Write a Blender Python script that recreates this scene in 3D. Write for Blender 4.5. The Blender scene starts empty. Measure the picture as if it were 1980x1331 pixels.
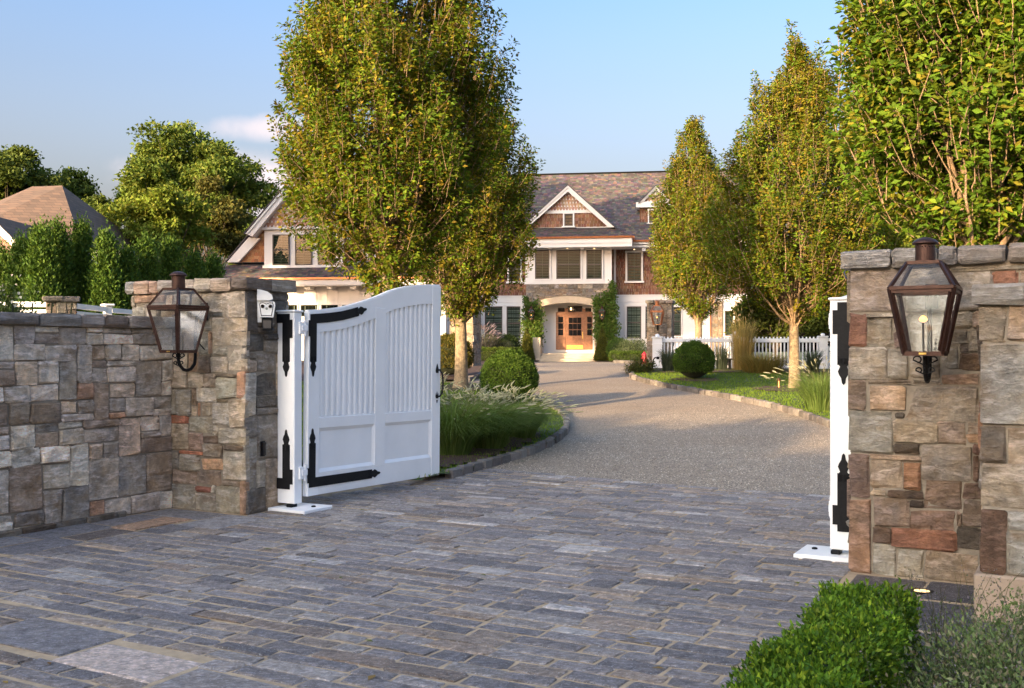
import bpy, math, random
import numpy as np
from mathutils import Vector
R = math.radians
SC = bpy.context.scene
COL = SC.collection

# ------------------------------------------------------------------ camera, sky, sun, exposure
EYE = 1.55
F, CX, HY = 2000.0, 990.0, 680.0          # measured on the photograph: focal length, centre and horizon in its pixels
cd = bpy.data.cameras.new('camera'); cam = bpy.data.objects.new('camera', cd); COL.objects.link(cam)
cam.location = (0, 0, EYE); cam.rotation_euler = (R(90), 0, 0)
cd.sensor_width = 36; cd.lens = 36*F/1980; cd.shift_y = (HY-665.5)/1980
cd.clip_start = .1; cd.clip_end = 3000
SC.camera = cam

SUN_EL, SUN_AZ = R(13.0), math.atan2(-.643, -.766)
SDIR = Vector((math.sin(SUN_AZ)*math.cos(SUN_EL), math.cos(SUN_AZ)*math.cos(SUN_EL), math.sin(SUN_EL)))
ld = bpy.data.lights.new('sun', 'SUN'); ld.energy = 2.6; ld.angle = R(.6); ld.color = (1, .70, .40)
sun = bpy.data.objects.new('sun', ld); COL.objects.link(sun)
sun.rotation_euler = SDIR.to_track_quat('Z', 'Y').to_euler(); sun.location = (-20, -25, 40)

W = bpy.data.worlds.new('World'); SC.world = W; W.use_nodes = True
wn = W.node_tree; wn.nodes.clear()
wo = wn.nodes.new('ShaderNodeOutputWorld'); bg = wn.nodes.new('ShaderNodeBackground'); sky = wn.nodes.new('ShaderNodeTexSky')
sky.sky_type = 'NISHITA'; sky.sun_disc = False; sky.sun_elevation = SUN_EL; sky.sun_rotation = SUN_AZ
sky.altitude = 0; sky.air_density = 1.0; sky.dust_density = 10.0; sky.ozone_density = 3.0
bg.inputs[1].default_value = .15
wt = wn.nodes.new('ShaderNodeTexCoord')
wmul = wn.nodes.new('ShaderNodeMix'); wmul.data_type = 'RGBA'; wmul.blend_type = 'MIX'
def wcloud(c, sx, sz, amp):
    """a soft low cumulus around a compass direction"""
    m = wn.nodes.new('ShaderNodeMapping'); m.inputs['Scale'].default_value = (1/sx, .0, 1/sz)
    m.inputs['Location'].default_value = (-c[0]/sx, 0, -c[2]/sz)
    wn.links.new(wt.outputs['Generated'], m.inputs['Vector'])
    ln = wn.nodes.new('ShaderNodeVectorMath'); ln.operation = 'LENGTH'; wn.links.new(m.outputs[0], ln.inputs[0])
    nz = wn.nodes.new('ShaderNodeTexNoise'); nz.inputs['Scale'].default_value = 16; nz.inputs['Detail'].default_value = 6
    wn.links.new(wt.outputs['Generated'], nz.inputs['Vector'])
    a = wn.nodes.new('ShaderNodeMath'); a.operation = 'MULTIPLY_ADD'; a.inputs[1].default_value = 1.6; a.inputs[2].default_value = -.8
    wn.links.new(nz.outputs[0], a.inputs[0])
    b = wn.nodes.new('ShaderNodeMath'); b.operation = 'ADD'; wn.links.new(ln.outputs['Value'], b.inputs[0]); wn.links.new(a.outputs[0], b.inputs[1])
    r = wn.nodes.new('ShaderNodeMapRange'); r.interpolation_type = 'SMOOTHSTEP'
    r.inputs[1].default_value = 1.15; r.inputs[2].default_value = .35; r.inputs[3].default_value = 0; r.inputs[4].default_value = amp
    wn.links.new(b.outputs[0], r.inputs[0]); return r
c1 = wcloud((-.222, .95, .150), .12, .034, 1.1); c2 = wcloud((-.215, .95, .206), .06, .014, .8)
front = wn.nodes.new('ShaderNodeSeparateXYZ'); wn.links.new(wt.outputs['Generated'], front.inputs[0])
fr = wn.nodes.new('ShaderNodeMath'); fr.operation = 'GREATER_THAN'; fr.inputs[1].default_value = 0; wn.links.new(front.outputs['Y'], fr.inputs[0])
mx = wn.nodes.new('ShaderNodeMath'); mx.operation = 'MAXIMUM'; wn.links.new(c1.outputs[0], mx.inputs[0]); wn.links.new(c2.outputs[0], mx.inputs[1])
mf = wn.nodes.new('ShaderNodeMath'); mf.operation = 'MULTIPLY'; wn.links.new(mx.outputs[0], mf.inputs[0]); wn.links.new(fr.outputs[0], mf.inputs[1])
# summer haze: the sky pales and warms towards the horizon, the same all round
el = wn.nodes.new('ShaderNodeMapRange'); wn.links.new(front.outputs['Z'], el.inputs[0])
el.inputs[1].default_value = .10; el.inputs[2].default_value = .34; el.inputs[3].default_value = 0; el.inputs[4].default_value = 1
hz_ = wn.nodes.new('ShaderNodeMix'); hz_.data_type = 'RGBA'; hz_.inputs[6].default_value = (1.84, 1.33, 1.13, 1); hz_.inputs[7].default_value = (.92, .95, 1, 1); wn.links.new(el.outputs[0], hz_.inputs[0])
sm = wn.nodes.new('ShaderNodeMix'); sm.data_type = 'RGBA'; sm.blend_type = 'MULTIPLY'; sm.inputs[0].default_value = 1; wn.links.new(sky.outputs[0], sm.inputs[6]); wn.links.new(hz_.outputs[2], sm.inputs[7])
el2 = wn.nodes.new('ShaderNodeMapRange'); wn.links.new(front.outputs['Z'], el2.inputs[0])
for i_, x_ in enumerate((.25, .70, .72, 1.0)): el2.inputs[1+i_].default_value = x_
sm2 = wn.nodes.new('ShaderNodeVectorMath'); sm2.operation = 'SCALE'; wn.links.new(sm.outputs[2], sm2.inputs[0]); wn.links.new(el2.outputs[0], sm2.inputs['Scale'])
wn.links.new(mf.outputs[0], wmul.inputs[0]); wn.links.new(sm2.outputs[0], wmul.inputs[6])
wmul.inputs[7].default_value = (1.45, 1.26, 1.28, 1)
wn.links.new(wmul.outputs[2], bg.inputs[0]); wn.links.new(bg.outputs[0], wo.inputs[0])
VS = SC.view_settings
VS.view_transform = 'Standard'; VS.look = 'None'; VS.gamma = 1; VS.use_curve_mapping = False; VS.exposure = 2.4
SC.cycles.max_bounces = 6; SC.cycles.transparent_max_bounces = 12; SC.cycles.diffuse_bounces = 3; SC.cycles.glossy_bounces = 3
SC.cycles.transmission_bounces = 4; SC.cycles.use_denoising = True

# ------------------------------------------------------------------ measuring helpers
def terrain(x, y):
    t = min(max((y-11.5)/21.5, 0), 1)
    return 1.02*(.75*t+.25*t*t*(3-2*t))
def at(px, py, Y):                                   # a point of the photograph at depth Y
    return Vector(((px-CX)/F*Y, Y, EYE+(HY-py)/F*Y))
def ground_at(px, py):                               # where its line of sight meets the ground
    lo, hi = 2.0, 60.0
    for _ in range(50):
        m = (lo+hi)/2
        if EYE+(HY-py)/F*m > terrain(0, m): lo = m
        else: hi = m
    return (px-CX)/F*lo, lo
GA = R(-29.0)                                        # the gate line: u along the opening, v into the property
U = Vector((math.cos(GA), math.sin(GA))); V = Vector((-math.sin(GA), math.cos(GA))); GO = Vector((-2.523, 9.779))
def gw(u, v): p = GO+U*u+V*v; return p.x, p.y
def uv(x, y): d = Vector((x, y))-GO; return d.dot(U), d.dot(V)
def u_at(px, v):
    t = (px-CX)/F
    return (t*(GO.y+v*V.y)-GO.x-v*V.x)/(U.x-t*U.y)
def z_at(px, py, v):
    u = u_at(px, v); return EYE+(HY-py)/F*gw(u, v)[1]

# ------------------------------------------------------------------ object helpers
def lin(r, g, b):
    f = lambda c: (c/255/12.92 if c/255 <= .04045 else ((c/255+.055)/1.055)**2.4)
    return (f(r), f(g), f(b))
def tag(o, label=None, cat=None, group=None, kind=None):
    if label: o['label'] = label
    if cat: o['category'] = cat
    if group: o['group'] = group
    if kind: o['kind'] = kind
    return o
def thing(name, label, cat, loc=(0, 0, 0), rz=0, group=None):
    o = bpy.data.objects.new(name, None); COL.objects.link(o); o.empty_display_size = .2
    o.location = loc; o.rotation_euler = (0, 0, rz)
    return tag(o, label, cat, group)
def link(me, name, mat, parent=None, loc=None, rz=None):
    o = bpy.data.objects.new(name, me); COL.objects.link(o)
    if mat is not None and not me.materials: me.materials.append(mat)
    if parent is not None: o.parent = parent
    if loc is not None: o.location = loc
    if rz is not None: o.rotation_euler = (0, 0, rz)
    return o
def mesh_np(name, v, f, col=None, smooth=False):
    """v Nx3, f MxK array of one face size, col Nx4"""
    me = bpy.data.meshes.new(name); v = np.asarray(v, dtype=np.float32); f = np.asarray(f, dtype=np.int32); k = f.shape[1]
    me.vertices.add(len(v)); me.vertices.foreach_set('co', v.ravel())
    me.loops.add(f.size); me.loops.foreach_set('vertex_index', f.ravel())
    me.polygons.add(len(f)); me.polygons.foreach_set('loop_start', np.arange(0, f.size, k, dtype=np.int32))
    if smooth: me.polygons.foreach_set('use_smooth', np.ones(len(f), dtype=bool))
    if col is not None:
        a = me.attributes.new('col', 'FLOAT_COLOR', 'POINT'); a.data.foreach_set('color', np.asarray(col, dtype=np.float32).ravel())
    me.update(calc_edges=True); return me
class MB:
    def __init__(s): s.v = []; s.f = []; s.c = []; s.cur = (.5, .5, .5, .5)
    def add(s, vs, fs):
        n = len(s.v); s.v += [tuple(p) for p in vs]; s.f += [tuple(i+n for i in q) for q in fs]; s.c += [s.cur]*len(vs); return s
    def box(s, x0, x1, y0, y1, z0, z1):
        if x0 > x1: x0, x1 = x1, x0
        if y0 > y1: y0, y1 = y1, y0
        if z0 > z1: z0, z1 = z1, z0
        return s.add([(x0,y0,z0),(x1,y0,z0),(x1,y1,z0),(x0,y1,z0),(x0,y0,z1),(x1,y0,z1),(x1,y1,z1),(x0,y1,z1)],
                     [(3,2,1,0),(4,5,6,7),(0,1,5,4),(1,2,6,5),(2,3,7,6),(3,0,4,7)])
    def cbox(s, x0, x1, y0, y1, z0, z1, b=.006):     # box with chamfered edges
        if x0 > x1: x0, x1 = x1, x0
        if y0 > y1: y0, y1 = y1, y0
        if z0 > z1: z0, z1 = z1, z0
        b = min(b, (x1-x0)*.4, (y1-y0)*.4, (z1-z0)*.4)
        X, Y, Z = (x0, x1), (y0, y1), (z0, z1); vs = []; ix = {}
        sg = (b, -b)
        for i in (0, 1):
            for j in (0, 1):
                for k in (0, 1):
                    ix[i,j,k,0] = len(vs); vs.append((X[i], Y[j]+sg[j], Z[k]+sg[k]))
                    ix[i,j,k,1] = len(vs); vs.append((X[i]+sg[i], Y[j], Z[k]+sg[k]))
                    ix[i,j,k,2] = len(vs); vs.append((X[i]+sg[i], Y[j]+sg[j], Z[k]))
        fs = []
        q = lambda *a: [ix[t] for t in a]
        def orient(face):
            p = [Vector(vs[i]) for i in face]; n = (p[1]-p[0]).cross(p[2]-p[0]); c = sum(p, Vector())/len(p)
            m = Vector(((x0+x1)/2, (y0+y1)/2, (z0+z1)/2))
            return face if n.dot(c-m) > 0 else face[::-1]
        for i in (0, 1):
            fs.append(q((i,0,0,0),(i,1,0,0),(i,1,1,0),(i,0,1,0)))
            fs.append(q((0,i,0,1),(1,i,0,1),(1,i,1,1),(0,i,1,1)))
            fs.append(q((0,0,i,2),(1,0,i,2),(1,1,i,2),(0,1,i,2)))
        for i in (0, 1):
            for j in (0, 1):
                fs.append(q((i,j,0,0),(i,j,1,0),(i,j,1,1),(i,j,0,1)))
                fs.append(q((i,0,j,0),(i,1,j,0),(i,1,j,2),(i,0,j,2)))
                fs.append(q((0,i,j,1),(1,i,j,1),(1,i,j,2),(0,i,j,2)))
                for k in (0, 1): fs.append(q((i,j,k,0),(i,j,k,1),(i,j,k,2)))
        return s.add(vs, [orient(f) for f in fs])
    def tube(s, pts, r, n=6, caps=True):
        pts = [Vector(p) for p in pts]; rs = r if isinstance(r, (list, tuple)) else [r]*len(pts); vs = []; fs = []
        up = None
        for i, p in enumerate(pts):
            d = (pts[min(i+1, len(pts)-1)]-pts[max(i-1, 0)]).normalized()
            if up is None: up = d.orthogonal().normalized()
            else:
                up = up-d*up.dot(d)
                up = up.normalized() if up.length > 1e-6 else d.orthogonal().normalized()
            w = d.cross(up)
            for k in range(n):
                a = 2*math.pi*k/n; vs.append(p+(up*math.cos(a)+w*math.sin(a))*rs[i])
        for i in range(len(pts)-1):
            for k in range(n): fs.append((i*n+k, i*n+(k+1)%n, (i+1)*n+(k+1)%n, (i+1)*n+k))
        if caps: fs += [tuple(range(n))[::-1], tuple((len(pts)-1)*n+k for k in range(n))]
        return s.add(vs, fs)
    def lathe(s, prof, n=16, c=(0, 0), rot=0, cap=True):   # prof: (radius, z) from bottom to top
        vs = []; fs = []
        for r, z in prof:
            for k in range(n):
                a = 2*math.pi*k/n+rot; vs.append((c[0]+r*math.cos(a), c[1]+r*math.sin(a), z))
        for i in range(len(prof)-1):
            for k in range(n): fs.append((i*n+k, i*n+(k+1)%n, (i+1)*n+(k+1)%n, (i+1)*n+k))
        if cap: fs += [tuple(range(n))[::-1], tuple((len(prof)-1)*n+k for k in range(n))]
        return s.add(vs, fs)
    def prism(s, poly, y0, y1):                      # polygon in x,z (counter-clockwise seen from -y) pushed along y
        n = len(poly)
        vs = [(p[0], y0, p[1]) for p in poly]+[(p[0], y1, p[1]) for p in poly]
        return s.add(vs, [tuple(range(n)), tuple(range(2*n-1, n-1, -1))]+[(i, i+n, (i+1) % n+n, (i+1) % n) for i in range(n)])
    def slab(s, poly, z0, z1):                       # polygon in x,y (counter-clockwise) pushed up
        n = len(poly)
        vs = [(p[0], p[1], z0) for p in poly]+[(p[0], p[1], z1) for p in poly]
        return s.add(vs, [tuple(range(n))[::-1], tuple(range(n, 2*n))]+[(i, (i+1) % n, (i+1) % n+n, i+n) for i in range(n)])
    def bar(s, a, b, w, h=None, up=(0, 0, 1)):       # a square bar between two points
        a, b = Vector(a), Vector(b); d = (b-a).normalized(); u = Vector(up)
        if abs(d.dot(u)) > .99: u = Vector((1, 0, 0))
        x = d.cross(u).normalized(); y = x.cross(d); h = h or w
        vs = [p+x*(i*w/2)+y*(j*h/2) for p in (a, b) for i, j in ((-1,-1),(1,-1),(1,1),(-1,1))]
        return s.add(vs, [(0,1,2,3),(7,6,5,4),(0,4,5,1),(1,5,6,2),(2,6,7,3),(3,7,4,0)])
    def build(s, name, mat, parent=None, smooth=False, loc=None, rz=None, attr=False):
        me = bpy.data.meshes.new(name); me.from_pydata(s.v, [], s.f)
        if smooth: me.polygons.foreach_set('use_smooth', [True]*len(me.polygons))
        if attr:
            a = me.attributes.new('col', 'FLOAT_COLOR', 'POINT'); a.data.foreach_set('color', np.array(s.c, dtype=np.float32).ravel())
        me.update(); return link(me, name, mat, parent, loc, rz)

# ------------------------------------------------------------------ materials
def nodes(name):
    m = bpy.data.materials.new(name); m.use_nodes = True; nt = m.node_tree
    b = nt.nodes['Principled BSDF']; return m, nt, b
def nd(nt, t, **kw):
    n = nt.nodes.new(t)
    for k, v in kw.items():
        if k.startswith('i_'): n.inputs[k[2:].replace('_', ' ')].default_value = v
        else: setattr(n, k, v)
    return n
def mixc(nt, fac, a, b, blend='MIX'):
    m = nd(nt, 'ShaderNodeMix', data_type='RGBA', blend_type=blend)
    for s, x in ((0, fac), (6, a), (7, b)):
        if hasattr(x, 'links'): nt.links.new(x, m.inputs[s])
        elif s == 0: m.inputs[0].default_value = x
        else: m.inputs[s].default_value = (*x[:3], 1)
    return m.outputs[2]
def ramp(nt, src, lo, hi, a=0., b=1.):
    r = nd(nt, 'ShaderNodeMapRange'); nt.links.new(src, r.inputs[0])
    for i, x in enumerate((lo, hi, a, b)): r.inputs[1+i].default_value = x
    return r.outputs[0]
def noise(nt, vec, scale, detail=3, rough=.6, dist=0.):
    n = nd(nt, 'ShaderNodeTexNoise', i_Scale=scale, i_Detail=detail, i_Roughness=rough, i_Distortion=dist)
    nt.links.new(vec, n.inputs['Vector']); return n.outputs[0]
def pos(nt, shift=None, scale=None):
    g = nd(nt, 'ShaderNodeNewGeometry').outputs['Position']
    if shift is not None:
        m = nd(nt, 'ShaderNodeVectorMath', operation='SCALE'); m.inputs['Scale'].default_value = 1
        c = nd(nt, 'ShaderNodeCombineXYZ')
        for i in range(3):
            k = nd(nt, 'ShaderNodeMath', operation='MULTIPLY'); k.inputs[1].default_value = (37, 61, 23)[i]; nt.links.new(shift, k.inputs[0]); nt.links.new(k.outputs[0], c.inputs[i])
        a = nd(nt, 'ShaderNodeVectorMath', operation='ADD'); nt.links.new(g, a.inputs[0]); nt.links.new(c.outputs[0], a.inputs[1]); g = a.outputs[0]
    if scale is not None:
        m = nd(nt, 'ShaderNodeVectorMath', operation='MULTIPLY'); m.inputs[1].default_value = scale; nt.links.new(g, m.inputs[0]); g = m.outputs[0]
    return g
def bump(nt, b, h, strength=.3, dist=.01, prev=None):
    n = nd(nt, 'ShaderNodeBump'); n.inputs['Strength'].default_value = strength; n.inputs['Distance'].default_value = dist
    nt.links.new(h, n.inputs['Height'])
    if prev is not None: nt.links.new(prev, n.inputs['Normal'])
    nt.links.new(n.outputs[0], b.inputs['Normal']); return n.outputs[0]
def plain(name, col, rough=.55, var=.12, scale=6, bs=0, bscale=60, metal=0, spec=.5):
    m, nt, b = nodes(name); p = pos(nt)
    n = noise(nt, p, scale, 4)
    c = mixc(nt, ramp(nt, n, .3, .7), [x*(1-var) for x in col], [min(1, x*(1+var)) for x in col])
    nt.links.new(c, b.inputs['Base Color']); b.inputs['Roughness'].default_value = rough; b.inputs['Metallic'].default_value = metal
    b.inputs['Specular IOR Level'].default_value = spec
    r2 = noise(nt, p, scale*3, 3); rr = ramp(nt, r2, .3, .7, max(0, rough-.08), min(1, rough+.08)); nt.links.new(rr, b.inputs['Roughness'])
    if bs: bump(nt, b, noise(nt, p, bscale, 4), bs, .01)
    return m
def attr_mat(name, rough=.8, var=.35, scale=9, bs=.5, bscale=25, dist=.012, streak=None, fleck=None, stain=None, spec=.3, sk=.6, hue=0.):
    """colour from the piece's own value, mottled, with relief"""
    m, nt, b = nodes(name); at_ = nd(nt, 'ShaderNodeAttribute', attribute_name='col')
    p = pos(nt, at_.outputs['Alpha'])
    n1 = noise(nt, p, scale, 5, .65); n2 = noise(nt, p, scale*4.5, 4, .6)
    base = at_.outputs['Color']
    c = mixc(nt, ramp(nt, n1, .3, .7, 0, 1), mixc(nt, 1, base, (1-var,)*3, 'MULTIPLY'), mixc(nt, 1, base, (1+var, 1+var*.95, 1+var*.85), 'MULTIPLY'))
    c = mixc(nt, ramp(nt, n2, .35, .7, 0, .55), c, mixc(nt, 1, base, (.62, .6, .58), 'MULTIPLY'))
    if stain is not None:
        n3 = noise(nt, p, scale*.6, 3, .5, .4); c = mixc(nt, ramp(nt, n3, .56, .72, 0, .7), c, stain)
    if hue:
        n6 = noise(nt, p, scale*.55, 4, .6, .6); c = mixc(nt, ramp(nt, n6, .35, .68), mixc(nt, 1, c, (1-hue*.25, 1-hue*.05, 1-hue*.05), 'MULTIPLY'), mixc(nt, 1, c, (1+hue*.5, 1+hue*.1, 1-hue*.7), 'MULTIPLY'))
        n7 = noise(nt, p, scale*1.3, 6, .75, 1.2); c = mixc(nt, ramp(nt, n7, .47, .50, 0, .0), c, base)
    h = n1
    if streak is not None:
        ps = pos(nt, at_.outputs['Alpha'], streak); n4 = noise(nt, ps, 1, 5, .7, .3)
        c = mixc(nt, ramp(nt, n4, .5, .70, 0, sk), c, mixc(nt, 1, base, (1.9, 1.9, 1.95), 'MULTIPLY'))
        h = n4
    if fleck is not None:
        n5 = noise(nt, pos(nt, at_.outputs['Alpha'], fleck[1]), 1, 2, .5); c = mixc(nt, ramp(nt, n5, .62, .7, 0, .75), c, fleck[0])
    nt.links.new(c, b.inputs['Base Color']); b.inputs['Roughness'].default_value = rough; b.inputs['Specular IOR Level'].default_value = spec
    b1 = bump(nt, b, noise(nt, p, bscale, 6, .7), bs, dist); bump(nt, b, h, bs*.8, dist*1.5, b1)
    return m
def leaf_mat(name, trans=.35, rough=.6, spec=.10):
    m, nt, b = nodes(name); a = nd(nt, 'ShaderNodeAttribute', attribute_name='col')
    nt.links.new(a.outputs['Color'], b.inputs['Base Color']); b.inputs['Roughness'].default_value = rough; b.inputs['Specular IOR Level'].default_value = spec
    t = nd(nt, 'ShaderNodeBsdfTranslucent'); nt.links.new(mixc(nt, 1, a.outputs['Color'], (1.25, 1.15, .6), 'MULTIPLY'), t.inputs[0])
    x = nd(nt, 'ShaderNodeMixShader'); x.inputs[0].default_value = trans
    nt.links.new(b.outputs[0], x.inputs[1]); nt.links.new(t.outputs[0], x.inputs[2]); nt.links.new(x.outputs[0], nt.nodes['Material Output'].inputs[0])
    return m
def glass_mat(name, tint=(1, 1, 1), refl=.12, rough=.02, haze=0., top=1.):
    m, nt, b = nodes(name); nt.nodes.remove(b)
    t = nd(nt, 'ShaderNodeBsdfTransparent'); t.inputs[0].default_value = (*tint, 1)
    g = nd(nt, 'ShaderNodeBsdfGlossy'); g.inputs['Roughness'].default_value = rough
    lw = nd(nt, 'ShaderNodeLayerWeight'); lw.inputs[0].default_value = .35
    f = ramp(nt, lw.outputs['Fresnel'], 0, 1, refl, top)
    x = nd(nt, 'ShaderNodeMixShader'); nt.links.new(f, x.inputs[0]); nt.links.new(t.outputs[0], x.inputs[1]); nt.links.new(g.outputs[0], x.inputs[2])
    o = x.outputs[0]
    if haze:
        d = nd(nt, 'ShaderNodeBsdfDiffuse'); d.inputs[0].default_value = (.55, .55, .5, 1)
        y = nd(nt, 'ShaderNodeMixShader')
        nt.links.new(ramp(nt, noise(nt, pos(nt), 9, 3), .3, .75, haze*.3, haze*1.4), y.inputs[0])
        nt.links.new(o, y.inputs[1]); nt.links.new(d.outputs[0], y.inputs[2]); o = y.outputs[0]
    nt.links.new(o, nt.nodes['Material Output'].inputs[0]); return m
def emit(name, col, s):
    m, nt, b = nodes(name); b.inputs['Emission Color'].default_value = (*col, 1); b.inputs['Emission Strength'].default_value = s
    b.inputs['Base Color'].default_value = (*col, 1); return m

M = {}
M['stone'] = attr_mat('wall_stone', .87, .50, 8, 1.0, 24, .030, streak=(7, 7, 22), stain=(.20, .13, .075), hue=.24, sk=.75)
M['cap'] = attr_mat('cap_stone', .87, .4, 7, 1.0, 18, .03, streak=(5, 5, 46), hue=.14, sk=.8)
M['mortar'] = plain('mortar', (.27, .225, .17), .9, .2, 14, .6, 90)
M['sand'] = plain('joint_sand', (.43, .32, .20), .95, .22, 9, .8, 120)
M['cobble'] = attr_mat('paving_stone', .62, .5, 14, 1.0, 46, .020, streak=(26, 44, 34), fleck=((.55, .55, .56), (95, 95, 95)), spec=.4, sk=1.0, hue=.10)
M['granite'] = attr_mat('kerb_granite', .8, .25, 12, .6, 60, .008)
M['white'] = plain('white_paint', (.87, .87, .86), .36, .04, 2.2, .05, 45)
M['trim'] = plain('house_trim', (.66, .65, .63), .5, .03, 2)
M['iron'] = plain('black_iron', (.009, .009, .010), .6, .25, 30, .15, 90, spec=.2)
M['copper'] = plain('aged_copper', (.060, .029, .021), .42, .35, 16, .08, 60, metal=.6)
M['bright_copper'] = plain('bright_copper', (.50, .20, .09), .38, .2, 8, metal=.8)
M['brass'] = plain('brass', (.75, .50, .14), .3, .1, 10, metal=.9)
M['glass'] = glass_mat('lantern_glass', (.95, .96, .95), .03, .2, .03, .35)
M['pane'] = glass_mat('window_glass', (.5, .57, .53), .0, .015, 0, .55)
M['wood'] = plain('door_wood', (.25, .108, .048), .4, .3, 9)
M['dark'] = plain('dark_backing', (.010, .011, .011), .9, .2, 2)  # near-black colour for unlit interiors, also used under the roof shingles
M['sash'] = plain('bronze_sash', (.070, .060, .052), .5, .1, 3)
M['blind'] = plain('shutter_slats', (.17, .205, .18), .55, .06, 4)
M['grille'] = plain('white_grille', (.5, .5, .48), .5, .05, 4)
M['shingle'] = attr_mat('wall_shingle', .85, .25, 6, .3, 30, .006)
M['roof'] = attr_mat('roof_shingle', .88, .3, 5, .3, 25, .008)
M['clad'] = plain('clapboard', (.66, .66, .65), .55, .03, 2)
M['lime'] = plain('limestone', (.52, .42, .29), .8, .08, 5, .2, 40)
M['bark'] = attr_mat('hornbeam_bark', .88, .6, 13, 1.0, 30, .02, streak=(14, 14, 60), sk=.3)
M['leaf'] = leaf_mat('tree_leaf', .34)
M['box'] = leaf_mat('small_leaf', .25, .5, .14)
M['blade'] = leaf_mat('grass_blade', .35, .55)
M['plume'] = leaf_mat('grass_plume', .3, .9, .1)
M['core'] = plain('dark_core', (.020, .028, .010), .95, .4, 30, .9, 60)  # near-black, paints the shaded inside of bushes; stems and thin trunks share it
M['mulch'] = plain('bark_mulch', (.055, .030, .020), .95, .5, 30, 1.0, 70)
M['soil'] = plain('turf_soil', (.045, .065, .018), .95, .4, 6, .6, 60)
M['brick'] = None
M['plastic'] = plain('white_plastic', (.72, .72, .70), .35, .05, 8)
M['lens'] = plain('black_lens', (.008, .008, .01), .12, .1, 5)
M['red'] = plain('red_paint', (.22, .012, .02), .5, .1, 6)
M['bluewire'] = plain('blue_wire', (.02, .04, .18), .4, .1, 6)
M['flame'] = emit('gas_flame', (1, .42, .09), 1.1)
M['lampglow'] = emit('warm_lamp', (1, .62, .28), 1.2)

# ------------------------------------------------------------------ laid stones
def piece(w, h, d, rng, bev=.009, rough=.013, wob=.011):
    """one split stone: x 0-centred width w, z 0-centred height h, face towards -y at depth -d (20 quads)"""
    fx = [0, .0, 0, 0]; e = min(bev*1.6, w*.22); g = min(bev*1.6, h*.22)
    xs = [-w/2, -w/2+e, w/2-e, w/2]; zs = [-h/2, -h/2+g, h/2-g, h/2]
    k = lambda a: rng.uniform(-a, a); vs = []; wx = min(wob, w*.08); wz = min(wob, h*.08)
    for j, z in enumerate(zs):
        for i, x in enumerate(xs):
            rim = i in (0, 3) or j in (0, 3); cor = i in (0, 3) and j in (0, 3)
            y = -d+bev+k(rough*.5) if rim else -d+k(rough)
            px, pz = x+k(wx), z+k(wz)
            if cor: px *= 1-min(.05, .010/w); pz *= 1-min(.09, .010/h); y += bev*.5
            vs.append((px, y, pz))
    ring = [0, 1, 2, 3, 7, 11, 15, 14, 13, 12, 8, 4]
    n = 16
    for i in ring: vs.append((vs[i][0], 0, vs[i][2]))
    fs = [(j*4+i, j*4+i+1, j*4+i+5, j*4+i+4) for j in range(3) for i in range(3)]
    for q in range(12): fs.append((ring[q], n+q, n+(q+1) % 12, ring[(q+1) % 12]))
    return vs, fs
def setcol(me, c):
    a = me.attributes.new('col', 'FLOAT_COLOR', 'POINT'); a.data.foreach_set('color', np.tile(np.array(c, dtype=np.float32), len(me.vertices)))
def put_piece(name, vf, col, mat, parent, loc, rz, label=None):
    me = bpy.data.meshes.new(name); me.from_pydata(vf[0], [], vf[1]); setcol(me, col); me.update()
    o = link(me, name, mat, parent, loc, rz)
    if label: o['label'] = label
    return o
GREYS = [(150,146,138),(140,136,130),(158,152,142),(132,128,122),(146,138,126),(122,118,114),(165,158,146)]
TANS = [(165,145,120),(158,140,118),(172,152,128),(150,132,112)]
BROWNS = [(120,98,80),(108,88,74),(100,86,76),(128,104,88)]
RUSTS = [(165,108,68),(175,112,66),(150,92,60)]
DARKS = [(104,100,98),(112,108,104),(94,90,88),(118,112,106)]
def pick(rng, mix):
    t = rng.random()*sum(w for _, w in mix)
    for pal, w in mix:
        t -= w
        if t <= 0: break
    c = rng.choice(pal); f = rng.uniform(.88, 1.1); return tuple(x*f*rng.uniform(.985, 1.015) for x in c)
def stone_col(rgb, rng, k=1.0, wb=.90):
    l = lin(*[min(255, x) for x in rgb]); g = .3*l[0]+.6*l[1]+.1*l[2]; l = [g+(x-g)*.58 for x in l]; l = [l[0]*1.04, l[1]*.965, l[2]*wb]; return (l[0]*k, l[1]*k, l[2]*k, rng.random())
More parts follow.
